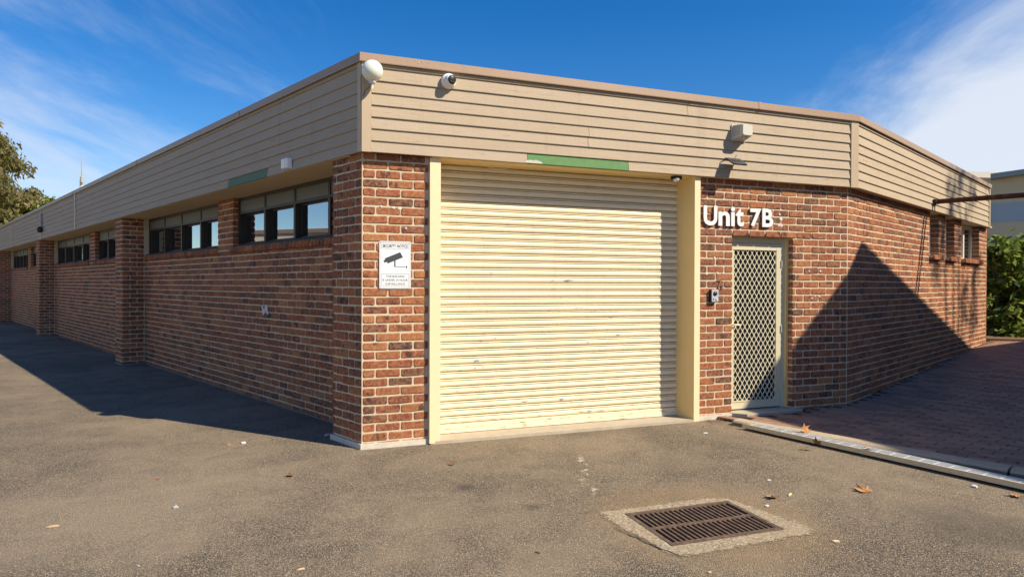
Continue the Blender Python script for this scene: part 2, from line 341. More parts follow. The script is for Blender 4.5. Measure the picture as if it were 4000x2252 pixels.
class MB:
    """collects geometry in world space, then makes one mesh object"""
    def __init__(s): s.v = []; s.f = []
    def add(s, vs, fs):
        b = len(s.v); s.v += [tuple(v) for v in vs]; s.f += [tuple(b+i for i in f) for f in fs]
    def hexa(s, p):   # p: 8 points, bottom 4 then top 4
        s.add(p, [(0, 3, 2, 1), (4, 5, 6, 7), (0, 1, 5, 4), (1, 2, 6, 5), (2, 3, 7, 6), (3, 0, 4, 7)])
    def box(s, fr, s0, s1, o0, o1, z0, z1):
        s.hexa([fr.P(s0, o1, z0), fr.P(s1, o1, z0), fr.P(s1, o0, z0), fr.P(s0, o0, z0), fr.P(s0, o1, z1), fr.P(s1, o1, z1), fr.P(s1, o0, z1), fr.P(s0, o0, z1)])
    def quad(s, a, b, c, d): s.add([a, b, c, d], [(0, 1, 2, 3)])
    def poly(s, pts): s.add(pts, [tuple(range(len(pts)))])
    def prism(s, pts, z0, z1):
        n = len(pts); vs = [(p[0], p[1], z0) for p in pts]+[(p[0], p[1], z1) for p in pts]
        s.add(vs, [tuple(range(n))[::-1], tuple(range(n, 2*n))]+[(i, (i+1) % n, n+(i+1) % n, n+i) for i in range(n)])
    def loft(s, rings, closed=True, caps=True):
        n = len(rings[0]); b = len(s.v)
        for r in rings: s.v += [tuple(p) for p in r]
        for k in range(len(rings)-1):
            for i in range(n if closed else n-1):
                j = (i+1) % n; s.f.append((b+k*n+i, b+k*n+j, b+(k+1)*n+j, b+(k+1)*n+i))
        if caps and closed:
            s.f.append(tuple(b+i for i in range(n))[::-1]); s.f.append(tuple(b+(len(rings)-1)*n+i for i in range(n)))
    def tube(s, pts, r, seg=8):
        pts = [Vector(p) for p in pts]; rings = []
        rs = r if isinstance(r, (list, tuple)) else [r]*len(pts)
        for i, p in enumerate(pts):
            d = (pts[min(i+1, len(pts)-1)]-pts[max(i-1, 0)]).normalized()
            a = d.cross(Vector((0, 0, 1)) if abs(d.z) < .9 else Vector((1, 0, 0))).normalized(); b = d.cross(a)
            rings.append([p+(a*math.cos(2*math.pi*k/seg)+b*math.sin(2*math.pi*k/seg))*rs[i] for k in range(seg)])
        s.loft(rings)
    def lathe(s, c, axis, prof, seg=24):
        axis = Vector(axis).normalized(); a = axis.cross(Vector((0, 0, 1)) if abs(axis.z) < .9 else Vector((1, 0, 0))).normalized(); b = axis.cross(a); c = Vector(c)
        s.loft([[c+axis*h+(a*math.cos(2*math.pi*k/seg)+b*math.sin(2*math.pi*k/seg))*max(r, 1e-4) for k in range(seg)] for r, h in prof])
    def mesh(s, name, smooth=False, normals=True):
        me = bpy.data.meshes.new(name); me.from_pydata(s.v, [], s.f)
        if normals:
            bm = bmesh.new(); bm.from_mesh(me); bmesh.ops.recalc_face_normals(bm, faces=bm.faces); bm.to_mesh(me); bm.free()
        if smooth:
            for p in me.polygons: p.use_smooth = True
        me.update(); return me
    def build(s, name, m, parent=None, smooth=False, normals=True): return link(name, s.mesh(name, smooth, normals), m, parent)

class Frame:
    def __init__(s, O, d, n): s.O = Vector(O); s.d = Vector(d).normalized(); s.n = Vector(n).normalized()
    def P(s, a, o=0, z=0): return s.O+s.d*a+s.n*o+Vector((0, 0, z))

AL, BE, GA = 0.3608, 0.8034, 0.7686
A = Vector((-1.4176, 6.1212, 0))
df = Vector((math.cos(AL), math.sin(AL), 0)); nf = Vector((math.sin(AL), -math.cos(AL), 0))
dl = Vector((-math.cos(BE), math.sin(BE), 0)); nl = Vector((-math.sin(BE), -math.cos(BE), 0))
dr = Vector((math.cos(GA), math.sin(GA), 0)); nr = Vector((math.sin(GA), -math.cos(GA), 0))
UP = Vector((0, 0, 1))
FA = Vector((-1.401, 6.042, 0)); FB = Vector((4.361, 8.216, 0)); FC = FB+dr*8.03
LB = 6.158
BK = A+df*6.085
F = Frame(A, df, nf); L = Frame(A, dl, nl); Rt = Frame(BK, dr, nr)
FF = Frame(FA, df, nf); FL = Frame(FA, dl, nl); FR = Frame(FB, dr, nr)
CK = BK+dr*8.405
END = Frame(CK, -nr, dr)            # short return round the far right corner
ZB, ZT = 2.793, 3.702
REC = -0.38                          # recess of the long wall behind its piers
PIERS = [(8.616, 9.131), (17.875, 18.414), (27.1, 27.64)]
LEND = 28.2

# ------------------------------------------------------------------ ground
GO = Vector((0.775, 4.411, 0)); gu = Vector((.787, .272, 0)).normalized(); gv = Vector((.272, -.787, 0)).normalized(); GW, GH = .832, .572
def G(a, b, z=0): return GO+gu*a+gv*b+Vector((0, 0, z))
gb = MB()
inner = [G(.01, .01), G(GW-.01, .01), G(GW-.01, GH-.01), G(.01, GH-.01)]
ring0 = [G(-3, -3), G(GW+3, -3), G(GW+3, GH+3), G(-3, GH+3)]
far = [G(-260, -260), G(GW+260, -260), G(GW+260, GH+260), G(-260, GH+260)]
gb.add(inner+ring0+far, [(0, 1, 5, 4), (1, 2, 6, 5), (2, 3, 7, 6), (3, 0, 4, 7), (4, 5, 9, 8), (5, 6, 10, 9), (6, 7, 11, 10), (7, 4, 8, 11)])
tag(gb.build('asphalt_ground', 'asphalt'), kind='structure')

# collar of old concrete round the grate
def jit_loop(corners, n, amp, z, seed):
    rnd = random.Random(seed); out = []
    for i in range(len(corners)):
        a, b = corners[i], corners[(i+1) % len(corners)]
        for k in range(n):
            p = a.lerp(b, k/n); q = p-(corners[0]+corners[2])*.5
            out.append(p+q.normalized()*rnd.uniform(-amp, amp)+Vector((0, 0, z)))
    return out
oc = [Vector((.56, 4.46, 0)), Vector((1.48, 4.80, 0)), Vector((1.60, 4.76, 0)), Vector((2.00, 4.16, 0)), Vector((1.93, 4.05, 0)), Vector((1.02, 3.70, 0)), Vector((.90, 3.74, 0)), Vector((.58, 4.34, 0))]
cs = MB()
outer = jit_loop(oc, 6, .014, .004, 3); innr = []
gc = (inner[0]+inner[2])*.5
for p in outer:
    # nearest point along the ray to the grate rectangle
    d = Vector((p.x, p.y, 0))-gc; a, b = d.dot(gu), d.dot(gv); k = max(abs(a)/(GW/2+.001), abs(b)/(GH/2+.001)); q = gc+d/k; innr.append(Vector((q.x, q.y, .005)))
n = len(outer)
cs.add(outer+innr, [(i, (i+1) % n, n+(i+1) % n, n+i) for i in range(n)])
co = cs.build('concrete_collar', 'surround'); at = co.data.attributes.new('edge', 'FLOAT', 'POINT')
for i in range(2*n): at.data[i].value = 0.0 if i < n else 1.0
tag(co, kind='structure')
ck = MB(); ca_, cb_ = Vector((.66, 4.16, .0045)), Vector((.985, 3.70, .0045)); cr_ = random.Random(2); up_, dn_ = [], []
for k in range(15):
    p = ca_.lerp(cb_, k/14)+Vector((cr_.uniform(-.008, .008), cr_.uniform(-.008, .008), 0)); w_ = .0015+.006*math.sin(math.pi*k/14)*cr_.uniform(.4, 1.2)
    up_.append(p+Vector((w_, w_*.4, .002))); dn_.append(p-Vector((w_, w_*.4, -.002)))
ck.add(up_+dn_, [(i, i+1, 15+i+1, 15+i) for i in range(14)]); tag(ck.build('asphalt_crack', 'pit_concrete'), kind='structure')

# drain grate
gr = thing('drain_grate', 'rusty cast iron drain grate with two rows of slots set in asphalt', 'drain grate', G(GW/2, GH/2, 0))
def gbox(mb, a0, a1, b0, b1, z0, z1):
    mb.hexa([G(a0, b0, z0), G(a1, b0, z0), G(a1, b1, z0), G(a0, b1, z0), G(a0, b0, z1), G(a1, b0, z1), G(a1, b1, z1), G(a0, b1, z1)])
mb = MB()
gbox(mb, 0, GW, 0, .035, -.03, .009); gbox(mb, 0, GW, GH-.04, GH, -.03, .009); gbox(mb, 0, .03, .036, GH-.041, -.03, .008); gbox(mb, GW-.03, GW, .036, GH-.041, -.03, .008)
mb.build('grate_frame', 'rust_iron', gr)
mb = MB(); gbox(mb, .031, GW-.031, GH/2-.017, GH/2+.017, -.028, .006); mb.build('centre_bar', 'rust_iron', gr)
proto = None; nb = 20; pit = (GW-.06)/nb
for row in (0, 1):
    b0, b1 = (.036, GH/2-.018) if row == 0 else (GH/2+.018, GH-.041)
    mb = MB(); gbox(mb, 0, .0155, b0, b1, -.028, .0045); me = mb.mesh('bar')
    for i in range(nb):
        if row == 0 and i == nb-1: continue          # one bar is missing at the corner
        o = link('bar', me, 'rust_iron' if i == 0 else None, gr); o.location = gu*(.031+pit*(i+.75))
mb = MB()
for a0, a1, b0, b1 in ((-.03, 0, -.03, GH+.03), (GW, GW+.03, -.03, GH+.03), (0, GW, -.03, 0), (0, GW, GH, GH+.03)): gbox(mb, a0, a1, b0, b1, -.7, -.002)
gbox(mb, -.03, GW+.03, -.03, GH+.03, -.75, -.70); mb.build('pit', 'pit_concrete', gr)

# paving
KD = Vector((.637, -.771, 0)).normalized(); KM = Vector((.771, .637, 0)).normalized(); K0 = Vector((2.79, 7.06, 0))
def pz(p):
    tt = (Vector(p)-BK).dot(dr); return .036+.0365*(math.sqrt(tt*tt+.3)+tt)/2
def inside_building(p, m=0.0):
    q = Vector((p.x, p.y, 0)); d1 = (q-A).dot(nf); d2 = (q-BK).dot(nr); d3 = (q-CK).dot(dr)
    return d1 < m and d2 < m and d3 < m
# bedding sheet
pv = MB(); NU, NV = 46, 60
def pp(u, v, dz): q = K0+KD*u+KM*v; return Vector((q.x, q.y, pz(q)+dz))
U0, U1, V0, V1 = -6.0, 7.2, 0.0, 16.5
gv_ = []
for j in range(NV+1):
    for i in range(NU+1): gv_.append(pp(U0+(U1-U0)*i/NU, V0+(V1-V0)*j/NV, -.012))
fs = []
for j in range(NV):
    for i in range(NU):
        c = K0+KD*(U0+(U1-U0)*(i+.5)/NU)+KM*(V0+(V1-V0)*(j+.5)/NV)
        if not inside_building(c, -.3) and (c-A).dot(nf) > -.25: fs.append((j*(NU+1)+i, j*(NU+1)+i+1, (j+1)*(NU+1)+i+1, (j+1)*(NU+1)+i))
        elif not inside_building(c, -.3): fs.append((j*(NU+1)+i, j*(NU+1)+i+1, (j+1)*(NU+1)+i+1, (j+1)*(NU+1)+i))
pv.add(gv_, fs)
simple('bedding', (.022, .018, .015), .95, .2, 12)
paving = tag(pv.build('paving', 'bedding'), kind='structure')
def paver_geo(lx, ly, h=.016, ch=.004):
    x, y = lx/2, ly/2
    v = [(-x, -y, -.02), (x, -y, -.02), (x, y, -.02), (-x, y, -.02), (-x, -y, -ch), (x, -y, -ch), (x, y, -ch), (-x, y, -ch), (-x+ch, -y+ch, 0), (x-ch, -y+ch, 0), (x-ch, y-ch, 0), (-x+ch, y-ch, 0)]
    f = [(0, 1, 5, 4), (1, 2, 6, 5), (2, 3, 7, 6), (3, 0, 4, 7), (4, 5, 9, 8), (5, 6, 10, 9), (6, 7, 11, 10), (7, 4, 8, 11), (8, 9, 10, 11)]
    return v, f
pvv, pvf = paver_geo(.2245, .1095, ch=.005)
pme = bpy.data.meshes.new('paver'); pme.from_pydata(pvv, [], pvf); pme.materials.append(MATS['paver'])
cand = []
j = 0; v = .058
rnd = random.Random(11)
while v < 16:
    u = -5.8+(.115 if j % 2 else 0)
    while u < 7:
        c = K0+KD*u+KM*v
        d1 = (c-A).dot(nf); d2 = (c-BK).dot(nr); d3 = (c-CK).dot(dr)
        blocked = (d1 < .03 and d2 < .03 and d3 < .05) or (abs((c-A).dot(df)-4.72) < .56 and -.3 < d1 < .20) or ((c-A).dot(df) < 4.28 and d1 < .06)
        if not blocked and not (d1 < 0 and d2 < 0): cand.append((c.y*1.0+abs(c.x)*.3, c))
        u += .230
    v += .115; j += 1
def pm(c):
    n = (UP-dr*.0365*(1 if (c-BK).dot(dr) > 0 else .2)).normalized()
    n = (n+Vector((rnd.uniform(-.012, .012), rnd.uniform(-.012, .012), 0))).normalized()
    x = (KD-n*KD.dot(n)).normalized(); y = n.cross(x)
    z = pz(c)+rnd.uniform(-.0015, .0015)
    return Matrix(((x.x, y.x, n.x, c.x), (x.y, y.y, n.y, c.y), (x.z, y.z, n.z, z), (0, 0, 0, 1)))
def seen(c): return c.y > .1 and abs(c.x)/c.y < .80
cand.sort(key=lambda q: q[0] if seen(q[1]) else q[0]+100)
rest = MB()
for k, (_, c) in enumerate(cand):
    M = pm(c)
    if k < 300:
        o = bpy.data.objects.new('paver', pme); COL.objects.link(o); o.parent = paving; o.matrix_basis = M
    else: rest.add([M @ Vector(p) for p in pvv], pvf)
tag(rest.build('remaining_pavers', 'paver', paving, normals=False), kind='stuff')

# kerb: rolled concrete edge in blocks
def kerb_prof(h):
    return [(-.16, -.05), (-.155, .0), (-.145, h*.62), (-.12, h*.9), (-.085, h), (.0, h+.002), (.0, -.05)]
kb = MB(); gbx = Vector((0, 0, 0))
kb.hexa([K0+KD*u+KM*v+Vector((0, 0, z)) for z in (-.1, .004) for (u, v) in ((-.3, -.14), (6.5, -.14), (6.5, -.01), (-.3, -.01))])
kerb = tag(kb.build('kerb', 'kerb_concrete'), kind='structure')
for (u0, u1) in ((-.34, 2.16), (2.18, 4.7), (4.72, 7.0)):
    mb = MB(); N = 12; rr = random.Random(int(u0*10))
    rings = []
    for k in range(N+1):
        u = u0+(u1-u0)*k/N; hh = .058+.012*min(max(u, 0), 2.5)/2.5
        rings.append([K0+KD*u+KM*(a+rr.uniform(-.003, .003))+Vector((0, 0, z+rr.uniform(-.002, .002))) for a, z in kerb_prof(hh)])
    mb.loft(rings); mb.build('kerb_block', 'kerb_concrete', kerb)

# ------------------------------------------------------------------ the brick building
BLD = thing('brick_building', 'low brown brick industrial unit with weatherboard fascia and cream roller shutter', 'building', (A.x, A.y, 0))
def part(mb, name, m, parent=None, smooth=False): return mb.build(name, m, parent if parent is not None else BLD, smooth)
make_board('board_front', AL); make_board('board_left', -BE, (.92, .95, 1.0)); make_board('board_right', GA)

# --- brick geometry
BH, BP, ST = .0715, .086, .240
Z0 = .072
def brick_geo(ln, depth, rnd, ht=BH):
    x, z = ln/2, ht/2; c = .010; j = lambda a: rnd.uniform(-a, a)
    out = [(-x+c, -z), (-x*.1, -z+j(.002)), (x-c, -z), (x, -z+c), (x, z-c), (x-c, z), (x*.1, z+j(.002)), (-x+c, z), (-x, z-c), (-x, -z+c)]
    out = [(a+j(.0026), b+j(.0030)) for a, b in out]
    k = len(out); ins = .006
    rb = [(a, depth, b) for a, b in out]; rm = [(a, .005+j(.0008), b) for a, b in out]
    rf = [(a*(1-ins/x) if x > .02 else a*.8, j(.0012), b*(1-ins/z)) for a, b in out]
    v = rb+rm+rf
    f = [(i, (i+1) % k, k+(i+1) % k, k+i) for i in range(k)]+[(k+i, k+(i+1) % k, 2*k+(i+1) % k, 2*k+i) for i in range(k)]+[tuple(range(2*k, 3*k))]
    return v, f
def courses(rects, phase=0.0, zmax=2.86, first=-1):
    out = []; i = first
    while True:
        zc = Z0+BP*i+BH/2
        if zc > zmax: break
        ivs = []
        for (s0, s1, z0, z1) in rects:
            if (z0 <= zc or z0 == 0) and zc <= z1: ivs.append((s0, s1))
        ivs.sort(); mg = []
        for a, b in ivs:
            if mg and a <= mg[-1][1]+1e-4: mg[-1][1] = max(b, mg[-1][1])
            else: mg.append([a, b])
        off = phase+(ST/2 if i % 2 else 0)
        for a, b in mg:
            k = math.floor((a-off)/ST)
            while off+k*ST < b:
                x0 = max(a, off+k*ST+.0062); x1 = min(b, off+(k+1)*ST-.0062)
                if off+k*ST <= a: x0 = a
                if off+(k+1)*ST >= b: x1 = b
                if x1-x0 > .028: out.append(((x0+x1)/2, zc, x1-x0))
                k += 1
        i += 1
    return out
class Wall:
    def __init__(s, fr): s.fr = fr; s.ang = None
    def matrix(s, sc, zc, off):
        y = -s.fr.n; x = y.cross(UP); p = s.fr.P(sc, off, zc)      # right-handed local frame
        return Matrix(((x.x, y.x, 0, p.x), (x.y, y.y, 0, p.y), (x.z, y.z, 1, p.z), (0, 0, 0, 1)))
BR = random.Random(5)
brest = MB()
def lay_stuff(fr, rects, phase, depth=.03, o=0.0, mb=None):
    W = Wall(fr)
    for sc, zc, ln in courses(rects, phase):
        v, f = brick_geo(ln, depth, BR); M = W.matrix(sc, zc, o+BR.uniform(-.003, .003)) @ Matrix.Rotation(BR.uniform(-.006, .006), 4, 'Y')
        (mb or brest).add([M @ Vector(p) for p in v], f)
MCACHE = {}
def lay_parts(fr, rects, phase, parent, depth=.03, o=0.0):
    W = Wall(fr)
    for sc, zc, ln in courses(rects, phase):
        key = (round(ln, 2), BR.randrange(5))
        if key not in MCACHE:
            v, f = brick_geo(key[0] if abs(key[0]-ln) < .0051 else ln, depth, BR); me = bpy.data.meshes.new('brick'); me.from_pydata(v, [], f); me.materials.append(MATS['brick']); MCACHE[key] = me
        b = bpy.data.objects.new('brick', MCACHE[key]); COL.objects.link(b); b.parent = parent
        b.matrix_basis = W.matrix(sc, zc, o+BR.uniform(-.003, .003)) @ Matrix.Rotation(BR.uniform(-.006, .006), 4, 'Y')
MI = -.0065        # mortar face sits this far behind the brick face
# front wall: mortar body
fw = MB()
def fbox(mb, fr, s0, s1, z0, z1, back=-.22, face=MI): mb.box(fr, s0, s1, back, face, z0, z1)
pierA = [F.P(.006, MI), F.P(.645, MI), F.P(.645, -.25), L.P(.30, -.60), L.P(.545, REC-.1), L.P(.545, MI), L.P(.004, MI)]
fw.prism([(p.x, p.y) for p in pierA], -.05, 2.80)
corner_pier = part(fw, 'corner_pier', 'mortar'); fw = MB()
fbox(fw, F, 3.80, 4.277, -.05, 2.80); fbox(fw, F, 4.277, 5.195, 2.172, 2.80)
pB = [F.P(5.195, MI), F.P(6.083, MI), Rt.P(.004, MI), Rt.P(.25, MI), Rt.P(.25, -.22), F.P(5.195, -.22)]
fw.prism([(p.x, p.y) for p in pB], -.05, 2.80)
front_wall = part(fw, 'front_wall', 'mortar')
lay_parts(F, [(.011, .640, 0, 2.86)], 0.011, corner_pier)
lay_parts(F, [(3.806, 4.285, 0, 2.86), (4.285, 5.187, 2.17, 2.86), (5.187, 6.076, 0, 2.86)], 3.806, front_wall, depth=.105)
# left wall bodies
lw = MB()
bays = [(.545, PIERS[0][0]), (PIERS[0][1], PIERS[1][0]), (PIERS[1][1], PIERS[2][0])]
NIBS = []; GROUPS = []
for bi, (b0, b1) in enumerate(bays):
    mid = [4.4535, 13.04, 22.6][bi]; hw = .3005
    lw.box(L, b0-.02, b1+.02, REC-.22, REC+MI, -.05, 2.035)
    lw.box(L, mid-hw+.012, mid+hw-.012, REC-.2, REC+MI, 2.035, 2.80)
    NIBS.append((mid-hw, mid+hw))
    GROUPS.append((b0+.02, mid-hw)); GROUPS.append((mid+hw, b1-.02))
    lay_stuff(L, [(b0, b1, 0, 2.03), (mid-hw, mid+hw, 2.0, 2.86)], .1*bi, .105, REC)
for (p0, p1) in PIERS:
    lw.box(L, p0+.0065, p1-.0065, REC-.1, MI, -.05, 2.80)
    lay_stuff(L, [(p0+.002, p1, 0, 2.86)], p0+.002, .03)
    RT = Frame(L.P(p0, 0, 0), -nl, -dl)
    lay_stuff(RT, [(.014, .375, 0, 2.86)], .014-.12, .03)
lw.box(L, PIERS[2][1]-.01, LEND, REC-.22, REC, -.05, 2.80)
lay_stuff(L, [(.012, .560, 0, 2.86)], -.11, .03)
left_wall = part(lw, 'left_wall', 'mortar')
# right wall
rw = MB(); WINS = [(3.826, 4.415), (4.90, 5.522), (6.078, 7.63)]
rw.box(Rt, .25, 8.385, -.22, MI, -.05, 2.035)
edges = [.25]+[q for ab in WINS for q in ab]+[8.402]
for k in range(0, len(edges), 2): rw.box(Rt, edges[k]+(.012 if k else 0), edges[k+1]-.012, -.21, MI, 2.035, 2.80)
rw.box(END, .03, 9.0, -.2, -.0065, -.05, 2.80)
right_wall = part(rw, 'right_wall', 'mortar')
rects = [(.012, 8.402, 0, 2.04)]+[(max(.012, edges[k]), edges[k+1], 2.04, 2.86) for k in range(0, len(edges), 2)]
rects[1] = (.012, rects[1][1], 2.04, 2.86)
lay_stuff(Rt, rects, .012-.06, .12)
lay_stuff(END, [(.012, 1.5, 0, 2.86)], 0, .03)
tag(part(brest, 'brickwork', 'brick'), kind='stuff')
# mortar strips where the cut bricks meet at the two obtuse corners
mb = MB(); mb.prism([(p.x, p.y) for p in (F.P(.016, .001), L.P(.014, .001), L.P(.02, -.02), F.P(.02, -.02))]+[], -.02, 2.79)
pts = [F.P(.010, -.003), A-(nf+nl).normalized()*.003, L.P(.010, -.003), L.P(.010, -.02), F.P(.010, -.02)]
mb = MB(); mb.prism([(p.x, p.y) for p in pts], .03, 2.79); part(mb, 'corner_mortar', 'mortar')
pts = [F.P(6.077, -.006), BK+(nf+nr).normalized()*(-.005), Rt.P(.012, -.006), Rt.P(.012, -.02), F.P(6.077, -.02)]
mb = MB(); mb.prism([(p.x, p.y) for p in pts], .0, 2.79); part(mb, 'corner_mortar', 'mortar')
# whitened footing strips
mb = MB(); mb.prism([(p.x, p.y) for p in (F.P(.66, .012), F.P(.0, .014)+nl*.0, L.P(.0, .010)+nf*.012, L.P(.58, .012), L.P(.58, -.1), F.P(.66, -.1))], -.02, .052); part(mb, 'footing', 'white_wash')
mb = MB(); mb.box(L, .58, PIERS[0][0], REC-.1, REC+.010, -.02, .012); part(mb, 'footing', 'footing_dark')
mb = MB(); mb.box(F, 3.80, 4.30, -.1, .014, -.02, .052); part(mb, 'footing', 'white_wash')
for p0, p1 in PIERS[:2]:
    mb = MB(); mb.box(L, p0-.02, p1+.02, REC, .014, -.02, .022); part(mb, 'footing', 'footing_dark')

# --- sills of bricks on edge
def sill(fr, s0, s1, off, ztop, name='window_sill', stuff=False, proud=.035):
    base = MB(); base.box(fr, s0+.005, s1-.005, off-.14, off+proud-.016, ztop-.070, ztop-.014)
    par = part(base, name, 'mortar')
    k = int((s1-s0)/.086); pitch = (s1-s0)/k; W = Wall(fr); me = None
    v, f = brick_geo(.076, .15, BR, .086)
    me = bpy.data.meshes.new('sill_brick'); me.from_pydata(v, [], f); me.materials.append(MATS['brick'])
    for i in range(k):
        b = bpy.data.objects.new('sill_brick', me); COL.objects.link(b); b.parent = par
        b.matrix_basis = W.matrix(s0+pitch*(i+.5), ztop-.043, off+proud+BR.uniform(-.003, .003)) @ Matrix.Rotation(rad(-9), 4, 'X') @ Matrix.Rotation(BR.uniform(-.02, .02), 4, 'Y')
for i, (g0, g1) in enumerate(GROUPS[:4]): sill(L, g0+(.05 if i % 2 == 0 else -.06), g1+(.07 if i % 2 == 0 else 0), REC, 2.085)
for (g0, g1) in WINS: sill(Rt, g0-.01, g1+.01, 0, 2.085, proud=.075)
for (g0, g1) in GROUPS[4:]:
    mb = MB(); mb.box(L, g0, g1, REC-.1, REC+.03, 2.0, 2.08); part(mb, 'window_sill', 'brick')

# --- windows of the long wall
def left_window(g0, g1, n):
    o0 = REC-.075
    fr = MB(); fr.box(L, g0, g1, o0-.12, o0, 2.745, 2.795); fr.box(L, g0, g1, o0-.10, o0-.002, 2.555, 2.590)
    wn = part(fr, 'window', 'window_frame')
    mb = MB(); mb.hexa([L.P(g0, o0+.10, 2.075), L.P(g1, o0+.10, 2.075), L.P(g1, o0-.12, 2.075), L.P(g0, o0-.12, 2.075), L.P(g0, o0+.10, 2.082), L.P(g1, o0+.10, 2.082), L.P(g1, o0-.02, 2.130), L.P(g0, o0-.02, 2.130)])
    mb.build('sill_flashing', 'sill_dark', wn)
    pw = (g1-g0-.05)/n
    for k in range(n+1):
        s = g0+.025+pw*k; mb = MB(); mb.box(L, s-.025, s+.025, o0-.125, o0-.001, 2.125, 2.745); mb.build('mullion', 'window_frame', wn)
    for k in range(n):
        a, b = g0+.025+pw*k+.026, g0+.025+pw*(k+1)-.026
        mb = MB(); mb.box(L, a, b, o0-.03, o0-.012, 2.592, 2.743); mb.build('panel', 'window_panel', wn)
        mb = MB(); zs = (2.131, 2.554); gl = o0-.085
        mb.box(L, a, a+.022, gl-.02, gl+.015, *zs); mb.box(L, b-.022, b, gl-.02, gl+.015, *zs); mb.box(L, a+.0225, b-.0225, gl-.02, gl+.015, zs[0], zs[0]+.02); mb.box(L, a+.0225, b-.0225, gl-.02, gl+.015, zs[1]-.02, zs[1])
        mb.build('sash', 'window_frame', wn)
        mb = MB(); mb.box(L, a+.018, b-.018, gl-.004, gl, zs[0]+.015, zs[1]-.015); mb.build('pane', 'glass', wn)
for i, (g0, g1) in enumerate(GROUPS): left_window(g0, g1, 4 if i < 4 else 5)
# narrow windows near the far right corner
for (g0, g1) in WINS:
    o0 = -.125; fr = MB(); fr.box(Rt, g0, g1, o0-.06, o0, 2.72, 2.795); fr.box(Rt, g0, g1, o0-.06, o0, 2.075, 2.115)
    fr.box(Rt, g0, g0+.04, o0-.06, o0-.001, 2.115, 2.72); fr.box(Rt, g1-.04, g1, o0-.06, o0-.001, 2.115, 2.72)
    if g1-g0 > 1: fr.box(Rt, (g0+g1)/2-.05, (g0+g1)/2+.05, o0-.06, o0+.004, 2.115, 2.72)
    wn = part(fr, 'window', 'aged_plastic')
    mb = MB(); mb.box(Rt, g0+.04, g1-.04, o0-.035, o0-.03, 2.115, 2.72); mb.build('pane', 'glass', wn)

# --- rooms behind the glass
mb = MB()
mb.quad(L.P(.75, -6.2, 2.74), L.P(27, -6.2, 2.74), L.P(27, -.60, 2.74), L.P(.75, -.60, 2.74)); part(mb, 'room_ceiling', 'interior')
mb = MB(); mb.box(L, .9, 27, -6.3, -6.2, 0, 2.74); mb.box(L, 26.9, 27, -6.2, -.6, 0, 2.74); mb.box(L, 8.8, 8.9, -6.2, -.62, 0, 2.74); part(mb, 'room_wall', 'interior')
mb = MB(); mb.quad(L.P(.9, -6.2, .02), L.P(27, -6.2, .02), L.P(27, -.6, .02), L.P(.9, -.6, .02)); part(mb, 'room_floor', 'interior')
mb = MB(); mb.box(Rt, 3.2, 8.1, -1.6, -1.5, 0, 2.75); mb.quad(Rt.P(3, -1.6, 2.75), Rt.P(8.2, -1.6, 2.75), Rt.P(8.2, -.2, 2.75), Rt.P(3, -.2, 2.75)); part(mb, 'room_wall', 'interior')
for (s0, o) in ((1.6, -1.9), (1.6, -3.6), (5.2, -1.9), (5.2, -3.6)):
    mb = MB(); mb.box(L, s0, s0+1.25, o-.06, o+.06, 2.66, 2.70); q = part(mb, 'ceiling_batten', 'white_plastic')
    mb = MB(); mb.box(L, s0+.02, s0+1.23, o-.045, o+.045, 2.63, 2.659); mb.build('fluorescent_tube', 'tube_glow', q)

# --- roof, soffits
mb = MB(); rp = [FA+(-nf-nl)*.1, FB-(nf+nr)*.08, FC-nr*.1-dr*.1, FC-nr*11-dr*.1, FL.P(28.5, -14), FL.P(28.5, -.1)]
mb.poly([Vector((p.x, p.y, 3.60)) for p in rp]); part(mb, 'roof', 'far_roof')
mb = MB(); mb.hexa([L.P(.2, .03, ZB-.004), L.P(28.2, .03, ZB-.004), L.P(28.2, REC-.25, ZB-.004), L.P(.2, REC-.25, ZB-.004), L.P(.2, .03, ZB+.03), L.P(28.2, .03, ZB+.03), L.P(28.2, REC-.25, ZB+.03), L.P(.2, REC-.25, ZB+.03)])
part(mb, 'soffit', 'soffit_paint')
mb = MB(); mb.box(F, .66, 3.80, -.38, .066, ZB-.006, ZB+.03); part(mb, 'lintel_soffit', 'cream_paint_bounce')
mb = MB(); mb.box(F, 3.80, 6.1, -.2, .066, ZB+.002, ZB+.03); part(mb, 'soffit', 'soffit_paint')
mb = MB(); mb.box(Rt, .02, 8.3, -.25, .10, ZB+.003, ZB+.03); part(mb, 'soffit', 'soffit_paint')

# --- fascia of weatherboards
ROWS = [ZB, 2.899, 3.011, 3.121, 3.232, 3.344, 3.461, 3.583, 3.664]
def fascia(fr, s0, s1, m, splits, green=None, name='fascia'):
    bk = MB(); bk.box(fr, s0, s1, -.03, -.014, ZB+.02, 3.66); fa = part(bk, name, 'trim')
    for r in range(len(ROWS)-1):
        z0, z1 = ROWS[r], ROWS[r+1]
        cuts = [s0]+sorted(x for x in splits(r) if s0+.4 < x < s1-.4)+[s1]
        mm = {}
        if green and r == 0: cuts = sorted(cuts+[green[0], green[1]]); 
        for a, b in zip(cuts, cuts[1:]):
            mb = MB(); g = .0022; jj = BR.uniform(-.0015, .0015)
            prof = [(-.013, z0), (.0075+jj, z0), (.0095+jj, z0+.004), (-.0065, z1+.010), (-.013, z1+.010)]
            mb.loft([[fr.P(a+g, o, z) for o, z in prof], [fr.P(b-g, o, z) for o, z in prof]])
            isg = green and r == 0 and abs(a-green[0]) < .01
            w_ = mb.build('weatherboard', green[2] if isg else m, fa)
            if isg: w_['label'] = 'weatherboard left in old green paint'
    return fa
rs = random.Random(21)
def split_gen(step0, lo, hi, total):
    def f(r):
        q = random.Random(r*13+int(total*7)); x = q.uniform(1, step0); out = []
        while x < total: out.append(x); x += q.uniform(lo, hi)
        return out
    return f
